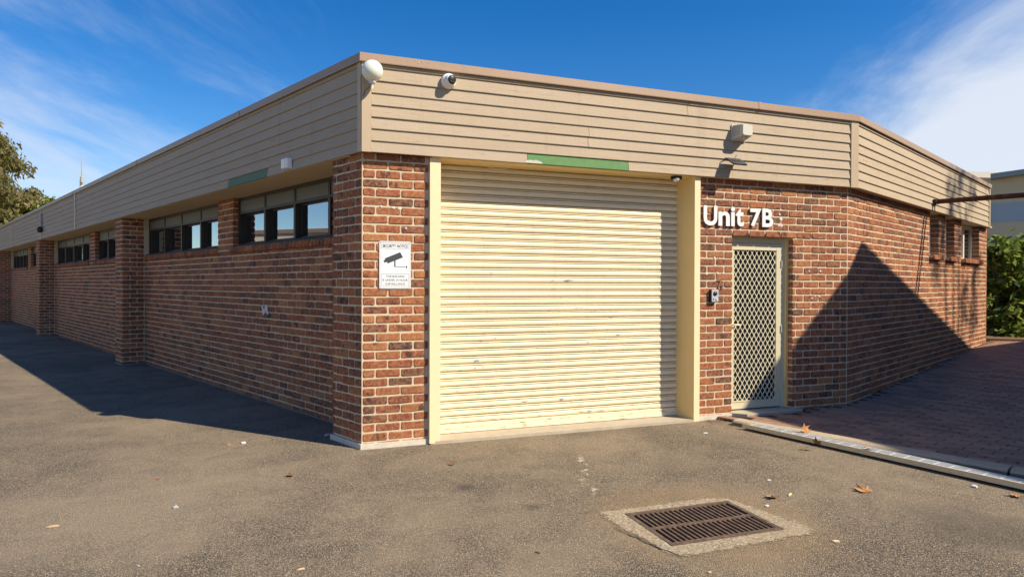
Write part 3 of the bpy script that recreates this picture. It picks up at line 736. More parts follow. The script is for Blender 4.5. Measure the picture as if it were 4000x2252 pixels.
fascia(FF, .087, 6.035, 'board_front', lambda r: {0: [4.22], 1: [], 2: [2.35], 3: [2.36], 4: [], 5: [4.25], 6: [3.6], 7: [3.62]}.get(r, []), (1.66, 2.84, 'green_paint'))
fascia(FL, .055, 28.4, 'board_left', split_gen(5, 2.8, 5.2, 28), (2.06, 3.26, 'green_paint_left'))
fascia(FR, .012, 7.93, 'board_right', lambda r: [4.75+.35*(r % 2)] if r > 1 else [5.6])
# pale patch where the green paint has flaked away
mb = MB(); fl = random.Random(6); top = [FF.P(1.635+.023*k, .0113, ZB+.018+.024*math.sin(math.pi*(k+.6)/9)*fl.uniform(.6, 1.2)) for k in range(9)]; bot = [FF.P(1.635+.023*k, .0113, ZB+.005) for k in range(9)]
mb.add(top+bot, [(i, i+1, 10+i, 9+i) for i in range(8)]); part(mb, 'paint_flake', 'bare_patch')
# trims
mb = MB(); mb.box(FF, -.002, .0865, -.02, .016, ZB-.002, 3.64); part(mb, 'corner_trim', 'trim')
mb = MB(); mb.box(FL, .001, .0545, -.02, .014, ZB-.001, 3.64); part(mb, 'corner_trim', 'trim')
mb = MB(); mb.box(FF, 6.0355, 6.158, -.02, .017, ZB-.003, 3.64); part(mb, 'corner_trim', 'trim')
mb = MB(); mb.box(FR, 7.931, 8.03, -.05, .017, ZB-.002, 3.64); part(mb, 'corner_trim', 'trim')
FEND = Frame(FC, -nr, dr); mb = MB(); mb.box(FEND, -.01, 10, -.03, .0, ZB, 3.64); part(mb, 'end_fascia', 'trim')
for sj, wdt in ((12.62, .13), (17.3, .12), (23.0, .12)):
    mb = MB(); mb.box(FL, sj-wdt/2, sj+wdt/2, .0, .018, ZB-.001, 3.63); part(mb, 'cover_strip', 'trim')
# metal capping, folded, mitred at the corners
def off_pt(p, na, nb, o): 
    if na is None: return p+nb*o
    if nb is None: return p+na*o
    M = Matrix(((na.x, na.y), (nb.x, nb.y))).inverted(); d = M @ Vector((o, o)); return p+Vector((d.x, d.y, 0))
path = [(FA+dl*28.5, None, nl), (FA, nl, nf), (FB, nf, nr), (FC+dr*.02, nr, None)]
cprof = [(.008, 3.622), (.034, 3.618), (.036, 3.626), (.033, ZT-.004), (.028, ZT), (-.16, ZT-.015), (-.16, ZT-.03), (.008, ZT-.03)]
def cap_ring(i, t=None):
    p, na, nb = path[i]; return [off_pt(p, na, nb, o)+Vector((0, 0, z)) for o, z in cprof]
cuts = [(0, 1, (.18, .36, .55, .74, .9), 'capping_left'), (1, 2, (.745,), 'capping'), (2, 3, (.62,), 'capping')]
for i, j, fr_, m in cuts:
    ra, rb = cap_ring(i), cap_ring(j); ts = [0]+list(fr_)+[1]
    for a, b in zip(ts, ts[1:]):
        g0 = .0 if a == 0 else .0004; g1 = 0 if b == 1 else .0004
        mb = MB(); dz = Vector((0, 0, 0)); mb.loft([[p.lerp(q, a+g0) for p, q in zip(ra, rb)], [p.lerp(q, b-g1) for p, q in zip(ra, rb)]]); part(mb, 'roof_capping', m)
    for a in fr_:
        mb = MB(); ln = (rb[2]-ra[2]).length; e = .02/ln
        nn = [nl, nf, nr][i]
        mb.loft([[p.lerp(q, t_)+nn*.0035*(1 if k in (1, 2, 3, 4) else 0)+Vector((0, 0, .003 if k in (4, 5) else 0)) for k, (p, q) in enumerate(zip(ra, rb))] for t_ in (a-e, a+e)]); part(mb, 'capping_joint', m)

for sx, dz, r in ((.42, .055, .006), (.50, .062, .010), (.53, .045, .013), (.565, .06, .012), (.59, .03, .008), (.63, .057, .011), (.555, .012, .009), (.70, .022, .010)):
    mb = MB(); k = 7; q = random.Random(int(sx*100)); r *= .75; pts = [FF.P(sx+math.cos(6.283*i/k)*r*q.uniform(.5, 1), .0372, 3.624+dz+math.sin(6.283*i/k)*r*q.uniform(.6, 1.2)) for i in range(k)]
    mb.poly(pts); part(mb, 'bird_dropping', 'trim')
# --- roller shutter
SH = -.245
mb = MB(); mb.box(F, .72, 3.74, SH-.06, SH-.04, .03, 2.80); shutter = part(mb, 'roller_shutter', 'shutter')
SP = .0765
prof = []
for k in range(11):
    a = k/10; prof.append((.0125*math.sin(math.pi*a)**.5 if 0 < a < 1 else -.010, .003+a*.054))
bead = [(-.012, .0585), (.003, .0600), (.0085, .0645), (.0085, .0675), (.003, .0720), (-.012, .0742)]
prof = prof+bead
mbs = MB(); pr = [(SH+o, z) for o, z in prof]
ringA = [F.P(.735, o, z) for o, z in pr]+[F.P(.735, SH-.03, SP), F.P(.735, SH-.03, 0)]
ringB = [F.P(3.70, o, z) for o, z in pr]+[F.P(3.70, SH-.03, SP), F.P(3.70, SH-.03, 0)]
mbs.loft([ringA, ringB]); slat_me = mbs.mesh('slat'); slat_me.materials.append(MATS['shutter'])
for i in range(35):
    o = bpy.data.objects.new('slat', slat_me); COL.objects.link(o); o.parent = shutter
    o.location = nf*BR.uniform(-.003, .003)+Vector((0, 0, .125+i*SP+BR.uniform(-.0012, .0012)))
mb = MB(); mb.box(F, .735, 3.70, SH-.03, SH+.022, .045, .118); mb.box(F, .735, 3.70, SH-.03, SH+.012, .118, .1245); mb.box(F, .735, 3.70, SH-.02, SH+.03, .036, .0445); mb.build('bottom_rail', 'shutter', shutter)
cq = random.Random(9)
for (sc, zc, hw_, hh_) in ((2.258, 1.583, 0.051, 0.01), (1.206, 0.73, 0.044, 0.009), (2.189, 0.334, 0.033, 0.017), (2.509, 0.951, 0.009, 0.013), (2.889, 0.964, 0.038, 0.006), (2.529, 0.188, 0.033, 0.012), (1.757, 0.287, 0.051, 0.006), (1.192, 0.654, 0.01, 0.008), (2.592, 1.098, 0.006, 0.006), (1.417, 0.962, 0.008, 0.006), (2.079, 1.646, 0.008, 0.008), (2.307, 1.645, 0.008, 0.009)):       # scuffs where the paint has come off
    k = 11; kk = [cq.uniform(.45, 1.1) for _ in range(k)]
    zc = .125+SP*round((zc-.125-.030)/SP)+.030                                   # on the belly of a slat
    mb = MB(); mb.poly([F.P(sc+math.cos(6.283*i/k)*hw_*kk[i], SH+.0163, zc+math.sin(6.283*i/k)*hh_*kk[-i]) for i in range(k)]); mb.build('paint_chip', 'scuff_grey', shutter, normals=False)
# jambs
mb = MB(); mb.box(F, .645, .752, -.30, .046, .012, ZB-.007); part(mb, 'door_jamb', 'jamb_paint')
mb = MB(); mb.hexa([F.P(3.715, .046, .008), F.P(3.790, .046, .008), F.P(3.800, -.30, .008), F.P(3.665, -.30, .008), F.P(3.715, .046, ZB-.007), F.P(3.790, .046, ZB-.007), F.P(3.800, -.30, ZB-.007), F.P(3.665, -.30, ZB-.007)]); part(mb, 'door_jamb', 'cream_paint_bounce')
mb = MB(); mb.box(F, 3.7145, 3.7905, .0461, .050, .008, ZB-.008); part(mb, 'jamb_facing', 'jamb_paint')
# concrete threshold
mb = MB(); pts = [F.P(.66+3.13*k/14, .050+BR.uniform(-.008, .008)) for k in range(15)]+[F.P(3.79, -.4), F.P(.66, -.4)]
mb.prism([(p.x, p.y) for p in pts], -.03, .030); part(mb, 'threshold_slab', 'concrete')
mb = MB(); pts = [F.P(4.285, .02), F.P(4.40, .13), F.P(4.9, .15), F.P(5.24, .12), F.P(5.30, .02), F.P(5.20, -.3), F.P(4.28, -.3)]
mb.prism([(p.x, p.y) for p in pts], -.03, .058); part(mb, 'door_step', 'concrete')

# --- screen door
DO = -.105
fr = MB(); fr.box(F, 4.26, 4.315, DO-.10, DO, .055, 2.165); fr.box(F, 5.105, 5.20, DO-.10, DO+.005, .055, 2.165); fr.box(F, 4.316, 5.104, DO-.10, DO, 2.070, 2.165)
part(fr, 'door_frame', 'door_frame_paint')
mb = MB(); mb.box(F, 5.155, 5.205, DO+.0055, DO+.035, .06, 2.165); part(mb, 'door_stop', 'cream_paint_bounce')
fr = MB(); s0, s1, z0, z1 = 4.318, 5.100, .075, 2.066; st_ = .072; o1 = DO+.006
fr.box(F, s0, s0+st_, o1-.03, o1, z0, z1); fr.box(F, s1-st_, s1, o1-.03, o1, z0, z1); fr.box(F, s0+st_, s1-st_, o1-.03, o1-.001, z1-.075, z1); fr.box(F, s0+st_, s1-st_, o1-.03, o1-.001, z0, z0+.095)
fr.box(F, s0+st_-.012, s1-st_+.012, o1, o1+.006, z0+.085, z0+.092); fr.box(F, s0+st_-.012, s1-st_+.012, o1, o1+.006, z1-.082, z1-.075)
sd = part(fr, 'screen_door', 'door_frame_paint')
mb = MB(); mb.box(F, 4.33, 5.09, o1-.062, o1-.052, .09, 2.05); mb.build('insect_mesh', 'dark_mesh', sd)
# diamond grille: wavy strips that touch at the nodes
gm = MB(); a0, a1, c0, c1 = s0+st_, s1-st_, z0+.095, z1-.075
dw = .0345; dh = .1045; n = int((a1-a0)/dw)+1
def wave(t):   # rounded diamond, -1..1
    x = t % 1.0; tri = 1-abs(2*x-1)*2 if True else 0
    return max(-1, min(1, tri*1.35))
for k in range(-1, n+1):
    ctr = a0+dw*(k+.5); sgn = 1 if k % 2 == 0 else -1
    N = int((c1-c0)/dh*10); ring_l = []; 
    for i in range(N+1):
        z = c0+(c1-c0)*i/N; x = ctr+sgn*wave((z-c0)/dh)*(dw/2-.0025)
        ring_l.append((min(max(x, a0+.001), a1-.001), z))
    rings = []
    hw = .0026
    for i, (x, z) in enumerate(ring_l):
        xp, zp = ring_l[max(i-1, 0)]; xn, zn = ring_l[min(i+1, N)]
        d = Vector((xn-xp, zn-zp)).normalized(); nx, nz = d.y*hw, -d.x*hw
        rings.append([F.P(x-nx, o1-.020, z-nz), F.P(x+nx, o1-.020, z+nz), F.P(x+nx, o1-.009, z+nz), F.P(x-nx, o1-.009, z-nz)])
    gm.loft(rings)
gm.build('diamond_grille', 'grille_paint', sd)
for hz in (1.78, .98, .26):
    mb = MB(); mb.tube([F.P(5.102, o1+.008, hz), F.P(5.102, o1+.008, hz+.085)], .008, 8); mb.build('hinge', 'door_frame_paint', sd)
mb = MB(); mb.box(F, 4.34, 4.37, o1, o1+.02, .99, 1.13); mb.tube([F.P(4.355, o1+.02, 1.09), F.P(4.355, o1+.05, 1.09), F.P(4.45, o1+.055, 1.085)], .009, 8); mb.build('handle', 'jamb_paint', sd)
# adhesive blobs and paint marks left on the brickwork
br = random.Random(4)
def blob(fr, s, z, r, par, o=.0012, m='adhesive'):
    mb = MB(); k = 9; pts = [fr.P(s+math.cos(6.283*i/k)*r*br.uniform(.6, 1.1), o, z+math.sin(6.283*i/k)*r*br.uniform(.5, 1.1)) for i in range(k)]
    c = fr.P(s, o+.003, z); mb.add(pts+[c], [(i, (i+1) % k, k) for i in range(k)]); mb.build('adhesive_blob', m, par, normals=False)
for s, z, r in ((4.98, 2.42, .017), (5.0, 2.36, .026), (4.97, 2.285, .02), (5.01, 2.28, .021), (4.90, 2.30, .012), (4.06, 2.035, .012), (4.12, 2.03, .01), (3.99, 1.865, .012), (4.03, 1.875, .016), (4.1, 1.87, .012), (3.92, 1.69, .016), (4.07, 1.70, .016), (4.15, 1.70, .015), (5.45, 1.74, .017), (5.63, 1.735, .017), (5.55, 1.425, .012), (5.62, 1.42, .012), (5.5, 1.40, .014), (5.66, 1.44, .009), (.30, 2.29, .018), (.36, 2.285, .02), (.18, 2.30, .015), (.42, 2.10, .012)):
    blob(F, s, z, r, corner_pier if s < 1 else front_wall)
for s, z, r in ((3.02, 1.235, .055), (3.10, 1.19, .06), (2.97, 1.175, .04), (3.14, 1.25, .03)): blob(L, s, z, r, left_wall, REC+.002)

# ------------------------------------------------------------------ fittings on the fascia and walls
# globe lamp
gl = thing('globe_lamp', 'round opal globe lamp at the corner of the fascia', 'wall lamp', FF.P(.05, 0, 3.40))
mb = MB(); c = F.P(.064, .215, 3.505); R_ = .0965
mb.lathe(c-UP*R_, UP, [(R_*math.sin(math.pi*k/18), R_*(1-math.cos(math.pi*k/18))) for k in range(19)], 32); mb.build('globe', 'globe_opal', gl, True)
mb = MB(); mb.lathe(c-UP*(R_+.022), UP, [(.0, 0), (.022, 0), (.026, .008), (.036, .02), (.034, .03), (0, .031)], 20); mb.build('gallery', 'galvanised', gl, True)
mb = MB(); mb.tube([c-UP*(R_+.012), c-UP*(R_+.012)-nf*.07, F.P(.064, .085, 3.40)], .008); mb.lathe(F.P(.064, .078, 3.40), nf, [(0, 0), (.03, 0), (.03, .012), (0, .013)], 16); mb.build('bracket', 'galvanised', gl)
mb = MB(); mb.tube([c-UP*(R_+.02)-df*.01, c-UP*(R_+.05)-df*.025-nf*.04, F.P(.015, .11, 3.355), F.P(.0, .10, 3.30)], .003, 6); mb.build('cable', 'black_plastic', gl)
# dome camera
cmr = thing('dome_camera', 'white turret security camera with black lens on the front fascia', 'security camera', F.P(.81, .085, 3.52))
c = F.P(.812, .084, 3.526)
mb = MB(); mb.lathe(c, nf, [(0, 0), (.074, 0), (.075, .02), (.070, .045), (.058, .058), (.050, .060), (0, .060)], 28); mb.build('base', 'white_plastic', cmr, True)
ax = (nf+df*.28-UP*.12).normalized(); b = c+nf*.055
mb = MB(); mb.lathe(b-ax*.012, ax, [(0, -.03), (.045, -.02), (.053, .0), (.055, .02), (.050, .045), (.044, .056), (.040, .058), (0, .058)], 28); mb.build('ball', 'white_plastic', cmr, True)
mb = MB(); mb.lathe(b+ax*.0465, ax, [(0, 0), (.0435, 0), (.041, .009), (.028, .015), (0, .017)], 24); ln = mb.build('lens', 'black_plastic', cmr, True)
sd_ = ax.cross(UP).normalized()
for q in (-1, 1):
    mb = MB(); mb.lathe(b+ax*.0555+sd_*.013*q-UP*.018, ax, [(0, 0), (.0055, 0), (.0045, .004), (0, .005)], 10); mb.build('infrared_lamp', 'grey_plastic', ln)
# louvred sensor light box
bx = thing('floodlight_box', 'weathered grey louvred light box high on the front fascia', 'security light', F.P(4.28, .085, 3.32))
def rrect(fr, sc, zc, w, h, o, r=.02):
    pts = []
    for (sx, sz, a0) in ((1, 1, 0), (-1, 1, 90), (-1, -1, 180), (1, -1, 270)):
        for k in range(4):
            a = rad(a0+30*k); pts.append(fr.P(sc+sx*(w/2-r)+math.cos(a)*r, o, zc+sz*(h/2-r)+math.sin(a)*r))
    return pts
mb = MB(); mb.loft([rrect(F, 4.285, 3.322, .21, .195, .086), rrect(F, 4.285, 3.322, .21, .195, .102)]); mb.build('back_plate', 'aged_plastic', bx)
mb = MB(); mb.loft([rrect(F, 4.285, 3.322, .19, .175, .1025), rrect(F, 4.287, 3.327, .150, .135, .225), rrect(F, 4.287, 3.327, .135, .12, .245, .025)]); mb.build('housing', 'aged_plastic', bx)
for k in range(9):
    z = 3.275+k*.0125; mb = MB()
    mb.hexa([F.P(4.1885, .112, z), F.P(4.1885, .112, z+.006), F.P(4.2080, .205, z+.006), F.P(4.2080, .205, z), F.P(4.1965, .112, z), F.P(4.1965, .112, z+.006), F.P(4.216, .205, z+.006), F.P(4.216, .205, z)]); mb.build('louvre', 'grey_plastic', bx)
mb = MB(); c = F.P(4.287, .185, 3.275); mb.lathe(c, -UP, [(0, -.02), (.034, -.02), (.034, .012), (.030, .016), (0, .016)], 20); sn = mb.build('sensor_collar', 'black_plastic', bx, True)
mb = MB(); mb.lathe(c-UP*.017, -UP, [(0, 0), (.029, 0), (.028, .018), (.022, .028), (0, .030)], 20); mb.build('sensor_lens', 'lens_pink', sn, True)
# solar light plate
sp = thing('solar_light', 'flat dark grey solar light plate tilted out below the louvred box', 'solar light', F.P(4.2, .085, 3.0))
ctr = F.P(4.17, .20, 2.965); e1 = df; e2 = (nf*.84-UP*.54).normalized(); e3 = e1.cross(e2).normalized()
if e3.z < 0: e3 = -e3
def plate(w, d, h0, h1, r=.015):
    def ring(h):
        out = []
        for (sx, sy, a0) in ((1, 1, 0), (-1, 1, 90), (-1, -1, 180), (1, -1, 270)):
            for k in range(4):
                a = rad(a0+30*k); out.append(ctr+e1*(sx*(w/2-r)+math.cos(a)*r)+e2*(sy*(d/2-r)+math.sin(a)*r)+e3*h)
        return out
    mb = MB(); mb.loft([ring(h0), ring(h1)]); return mb
plate(.19, .165, -.009, .009).build('panel', 'solar_grey', sp)
plate(.13, .06, .0092, .0105, .008).build('solar_cell', 'black_plastic', sp)
mb = MB()
for q in (-1, 1): mb.tube([ctr+e1*.09*q-e2*.05, ctr+e1*.098*q-e2*.09, F.P(4.165+.085*q, .10, 3.005), F.P(4.165+.04*q, .086, 3.015)], .006, 6)
mb.tube([F.P(4.12, .09, 3.016), F.P(4.21, .09, 3.016)], .007, 6); mb.build('bracket', 'black_plastic', sp)
mb = MB(); mb.tube([F.P(4.23, .088, 3.03), F.P(4.255, .095, 3.055), F.P(4.26, .088, 3.075)], .0025, 5); mb.build('wire', 'chrome', sp)
# little black sensor under the fascia by the jamb
ls = thing('shutter_sensor_lamp', 'small black sensor lamp under the fascia beside the shutter jamb', 'sensor', F.P(3.49, 0, 2.785))
mb = MB(); mb.box(F, 3.435, 3.545, -.02, .04, 2.752, 2.786); mb.build('body', 'black_plastic', ls)
mb = MB(); mb.lathe(F.P(3.485, .02, 2.753), -UP+nf*.3, [(0, 0), (.036, 0), (.034, .014), (.02, .026), (0, .03)], 16); mb.build('lens', 'white_plastic', ls, True)
# loose wire under the lintel
mb = MB(); mb.tube([F.P(1.18+.05*k, .02, 2.775-.05*math.sin(math.pi*k/7)**.8) for k in range(8)], .0035, 6)
tag(mb.build('hanging_wire', 'jamb_paint'), 'thin cream wire sagging under the lintel above the shutter', 'wire')
# white box on the left fascia
jb = thing('junction_box', 'small white plastic box under the left fascia near the corner', 'junction box', L.P(1.43, .05, 2.80))
mb = MB(); 
def lrr(sc, zc, w, h, o, r=.012):
    return rrect(L, sc, zc, w, h, o, r)
mb.loft([lrr(1.43, 2.868, .155, .115, .052), lrr(1.43, 2.868, .155, .115, .095), lrr(1.43, 2.868, .135, .10, .108)]); mb.build('case', 'white_plastic', jb)
mb = MB(); mb.box(L, 1.40, 1.404, .1065, .1095, 2.825, 2.912); mb.build('lid_seam', 'grey_plastic', jb)
# lamp and conduit far along the left fascia
fl_ = thing('conduit_lamp', 'small dark lamp and conduit far along the left fascia', 'wall lamp', FL.P(17.05, .02, 3.0))
mb = MB(); mb.tube([FL.P(17.05, .03, 3.5), FL.P(17.05, .03, 3.08)], .03, 6); mb.build('conduit', 'grey_plastic', fl_)
mb = MB(); mb.lathe(FL.P(17.0, .06, 3.04), nl, [(0, -.04), (.08, -.04), (.09, .02), (.06, .07), (0, .08)], 14); mb.build('lamp_body', 'black_plastic', fl_, True)
# roof aerial
an = thing('roof_aerial', 'thin whip aerial on a pale pole above the left roofline', 'aerial', L.P(13.25, -.2, 3.6))
mb = MB(); mb.tube([L.P(13.25, -.2, 3.55), L.P(13.25, -.2, 4.05)], .035, 8); mb.build('pole', 'aged_plastic', an)
mb = MB(); mb.tube([L.P(13.18, -.2, 3.98), L.P(13.18, -.2, 4.12)], .04, 8); mb.build('clamp', 'grey_plastic', an)
mb = MB(); mb.tube([L.P(13.18, -.2, 4.10), L.P(13.20, -.2, 4.58)], [.016, .008], 6); mb.build('whip', 'grey_plastic', an)

# --- text helper
def text_mesh(body, size, extrude, offset, spacing=1.0, shear=0):
    cu = bpy.data.curves.new('t', 'FONT'); cu.body = body; cu.size = size; cu.extrude = extrude; cu.offset = offset; cu.space_character = spacing; cu.shear = shear; cu.resolution_u = 4
    o = bpy.data.objects.new('t', cu); COL.objects.link(o); dg = bpy.context.evaluated_depsgraph_get(); dg.update()
    me = bpy.data.meshes.new_from_object(o.evaluated_get(dg)); bpy.data.objects.remove(o); bpy.data.curves.remove(cu); return me
def place_text(name, body, fr, s0, zbase, width, height, o, m, parent, extrude=.0004, offset=0.0, spacing=1.0):
    me = text_mesh(body, 1.0, .5 if extrude >= .001 else 0.0, offset, spacing)
    xs = [v.co.x for v in me.vertices]; ys = [v.co.y for v in me.vertices]; x0, x1, y0, y1 = min(xs), max(xs), min(ys), max(ys)
    sx = width/(x1-x0); sy = height/(y1-y0)
    for v in me.vertices:
        v.co = fr.P(s0+(v.co.x-x0)*sx, o+((v.co.z+.5)*extrude if extrude >= .001 else 0), zbase+(v.co.y-y0)*sy)
    me.update()
    return link(name, me, m, parent)

# "Unit 7B" raised letters
un = thing('unit_number_sign', 'raised white letters Unit 7B on the brick above the screen door', 'sign', F.P(4.36, 0, 2.24))
for ch, s0, wd, z0, hh in (('U', 3.854, .190, 2.246, .230), ('n', 4.060, .162, 2.248, .166), ('i', 4.238, .057, 2.249, .226), ('t', 4.306, .118, 2.250, .208), ('7', 4.518, .160, 2.254, .214), ('B', 4.696, .164, 2.255, .220)):
    o = place_text('letter', ch, F, s0, z0, wd, hh, .010, ['letter_white', 'letter_edge'], un, .016, .028)
    for p in o.data.polygons: p.material_index = 0 if abs(p.normal.dot(nf)) > .8 else 1
# small bronze 7B
sn7 = thing('small_door_number', 'small bronze number 7B on the brick above the intercom', 'sign', F.P(4.11, 0, 1.51))
place_text('numeral', '7', F, 4.062, 1.515, .062, .108, .004, 'bronze', sn7, .006, .01)
place_text('numeral', 'B', F, 4.122, 1.512, .026, .044, .004, 'bronze', sn7, .006, .02)
# intercom
ic = thing('intercom', 'small silver door intercom with round black camera beside the screen door', 'intercom', F.P(3.99, 0, 1.43))
mb = MB(); mb.loft([rrect(F, 4.002, 1.436, .100, .150, .004, .01), rrect(F, 4.002, 1.436, .100, .150, .034, .01)]); mb.build('back_box', 'black_plastic', ic)
mb = MB(); mb.loft([rrect(F, 4.006, 1.438, .094, .144, .0342, .01), rrect(F, 4.006, 1.438, .090, .140, .044, .01)]); fp = mb.build('face_plate', 'plate_grey', ic)
mb = MB(); mb.lathe(F.P(4.005, .0445, 1.463), nf, [(0, 0), (.027, 0), (.025, .006), (0, .008)], 20); mb.build('camera_lens', 'black_plastic', fp, True)
mb = MB(); mb.lathe(F.P(4.026, .0445, 1.394), nf, [(0, 0), (.014, 0), (.012, .005), (0, .006)], 14); mb.build('button', 'aged_plastic', fp, True)
mb = MB()
for k in range(3): mb.box(F, 3.975, 3.99, .0442, .046, 1.385+k*.008, 1.389+k*.008)
mb.build('speaker_slots', 'black_plastic', fp)

# security notice
ss = thing('security_sign', 'white security notice plate with camera picture on the corner pier', 'sign', F.P(.315, 0, 1.517))
SO = .006
mb = MB(); mb.loft([rrect(F, .3145, 1.744, .303, .453, SO, .012), rrect(F, .3145, 1.744, .303, .453, SO+.003, .012)]); mb.build('plate', 'sign_white', ss)
def sq(mb, a, b, z0, z1, t=.0016, o=SO+.0042):
    for q in ((a, b, z0, z0+t), (a, b, z1-t, z1), (a, a+t, z0+t, z1-t), (b-t, b, z0+t, z1-t)): mb.quad(F.P(q[0], o, q[2]), F.P(q[1], o, q[2]), F.P(q[1], o, q[3]), F.P(q[0], o, q[3]))
mb = MB(); sq(mb, .170, .459, 1.526, 1.962, .0022); sq(mb, .182, .447, 1.898, 1.952, .0022); sq(mb, .182, .447, 1.540, 1.660, .0022); mb.build('border', 'sign_ink_grey', ss)
place_text('lettering', 'SECURITY NOTICE', F, .194, 1.910, .242, .030, SO+.0042, 'sign_ink', ss, 0, .02)
place_text('lettering', 'THIS BUILDING', F, .226, 1.626, .180, .0205, SO+.0042, 'sign_ink_grey', ss, 0, .012)
place_text('lettering', 'IS UNDER 24 HOUR', F, .194, 1.590, .242, .0205, SO+.0042, 'sign_ink_grey', ss, 0, .012)
place_text('lettering', 'SURVEILLANCE', F, .222, 1.553, .187, .0205, SO+.0042, 'sign_ink_grey', ss, 0, .012)
mb = MB(); o = SO+.0043
def sp_(pts): mb.poly([F.P(a, o, z) for a, z in pts])
sp_([(.214, 1.806), (.362, 1.868), (.390, 1.818), (.243, 1.758)]); sp_([(.203, 1.786), (.222, 1.796), (.232, 1.772), (.212, 1.764)])
sp_([(.305, 1.782), (.318, 1.787), (.317, 1.730), (.306, 1.730)]); sp_([(.305, 1.7299), (.322, 1.7299), (.322, 1.7255), (.305, 1.7255)]); sp_([(.3225, 1.732), (.421, 1.730), (.421, 1.7255), (.3225, 1.7265)]); sp_([(.4212, 1.735), (.429, 1.748), (.429, 1.705), (.4212, 1.720)])
mb.build('camera_picture', 'sign_ink', ss, normals=False)
for a in (.177, .452):
    for z in (1.533, 1.955): 
        mb = MB(); mb.lathe(F.P(a, SO+.003, z), nf, [(0, 0), (.004, 0), (.003, .003), (0, .003)], 8); mb.build('screw', 'galvanised', ss)

# rusty twin pipes sticking out of the right fascia
rp_ = thing('rusty_pipe_frame', 'rusty steel pipe frame sticking out over the side path from the fascia', 'pipe frame', FR.P(3.55, 0, 2.94))
for ds in (0, .13):
    mb = MB(); mb.tube([FR.P(3.555+ds, .01, 2.94), FR.P(3.555+ds, 4.4, 2.94)], .033, 10); mb.build('pipe', 'rust_pipe', rp_, True)
mb = MB(); mb.tube([FR.P(3.50, .035, 2.94), FR.P(3.74, .035, 2.94)], .035, 8); mb.build('end_pipe', 'rust_pipe', rp_)
mb = MB(); mb.tube([FR.P(3.62, 4.4, 3.0), FR.P(3.62, 4.4, pz(FR.P(3.62, 4.4))-.02)], .04, 8); mb.build('post', 'rust_pipe', rp_)

# channel drain strip lying along the kerb
cd = thing('channel_drain', 'long metal strip drain with slotted grating lying along the kerb', 'channel drain', (3.2, 6.1, 0))
c0 = Vector((2.500, 7.03, 0)); cdir = Vector((1.398, -2.131, 0)).normalized(); cm = Vector((.836, .549, 0)).normalized()
def CB(mb, a0, a1, b0, b1, z0, z1): mb.hexa([c0+cdir*a+cm*b+Vector((0, 0, z)) for z in (z0, z1) for a, b in ((a0, b0), (a1, b0), (a1, b1), (a0, b1))])
LN = 4.2
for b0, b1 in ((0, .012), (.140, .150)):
    mb = MB(); CB(mb, 0 if b0 == 0 else .05, LN, b0, b1, .020, .064); mb.build('side_rail', 'channel_side_bounce' if b0 == 0 else 'galvanised', cd)
mb = MB(); CB(mb, .02, LN, .0125, .1395, .022, .026); mb.build('channel_base', 'dark_mesh', cd)
for k in range(4):
    b = .022+k*.0315; mb = MB(); CB(mb, .06, LN, b, b+.011, .048, .062); mb.build('bar', 'galvanised', cd)
mb = MB(); kk = 0; a = .08
while a < LN: CB(mb, a, a+.016, .0125, .1395, .046, .0605); a += .12
mb.build('cross_bars', 'galvanised', cd)
for q in range(7):
    mb = MB(); CB(mb, .1+q*.66, .18+q*.66, .02, .13, .003, .0218); mb.build('packer', 'dark_mesh', cd)

# ------------------------------------------------------------------ surroundings
# far building at the right
fb = thing('far_grey_building', 'large cream building with pale blue-grey band beyond the shrubs', 'building', (24, 32, 0))
K = Vector((23.06, 30.0, 0)); dA = Vector((-.62, .78, 0)).normalized(); dB = Vector((.80, -.60, 0)).normalized()
nA = Vector((-dA.y, dA.x, 0)); nA = nA if nA.dot(Vector((0, -1, 0))+Vector((-1, 0, 0))) > 0 else -nA
nB = Vector((-dB.y, dB.x, 0)); nB = nB if nB.dot(Vector((-.5, -1, 0))) > 0 else -nB
def bandw(Kp, d, nn, ln, bands, par):
    fr = Frame(Kp, d, nn)
    for nm, m, z0, z1, top1 in bands:
        mb = MB(); mb.hexa([fr.P(0, 0, z0), fr.P(ln, 0, z0), fr.P(ln, -.3, z0), fr.P(0, -.3, z0), fr.P(0, 0, z1), fr.P(ln, 0, top1), fr.P(ln, -.3, top1), fr.P(0, -.3, z1)]); mb.build(nm, m, par)
bandw(K, dA, nA, 10, [('lower_wall', 'far_cream', -.5, 4.5, 4.5), ('band', 'far_grey', 4.502, 5.40, 5.40), ('upper_wall', 'far_cream', 5.402, 6.62, 6.3)], fb)
bandw(K, dB, nB, 14, [('lower_wall', 'far_cream', -.5, 4.5, 4.5), ('band', 'far_grey', 4.502, 5.40, 5.40), ('upper_wall', 'far_cream', 5.402, 6.60, 7.6)], fb)
fr = Frame(K-dB*.8, dB, nB); mb = MB(); mb.hexa([fr.P(0, .5, 6.50), fr.P(15, .5, 7.6), fr.P(15, -6, 7.6), fr.P(0, -3, 6.50), fr.P(0, .5, 6.72), fr.P(15, .5, 7.85), fr.P(15, -6, 7.85), fr.P(0, -3, 6.72)]); mb.build('roof', 'far_roof', fb)
yb = thing('far_lit_wall', 'added wall standing in for the sunlit part of the far cream wall', 'building', (36, 52, 0))  # added building, stands in for the sunlit part of the cream wall
mb = MB(); mb.hexa([Vector(p) for p in ((30, 50, 0), (46, 52, 0), (46, 60, 0), (30, 60, 0), (30, 50, 9.9), (46, 52, 9.9), (46, 60, 9.9), (30, 60, 9.9))]); mb.build('wall', 'far_cream_lit', yb)
mb = MB(); mb.hexa([Vector(p) for p in ((29.5, 49.6, 9.91), (46, 51.6, 9.91), (46, 60, 9.91), (29.5, 60, 9.91), (29.5, 49.6, 10.35), (46, 51.6, 10.35), (46, 60, 10.35), (29.5, 60, 10.35))]); mb.build('roof', 'aged_plastic', yb)

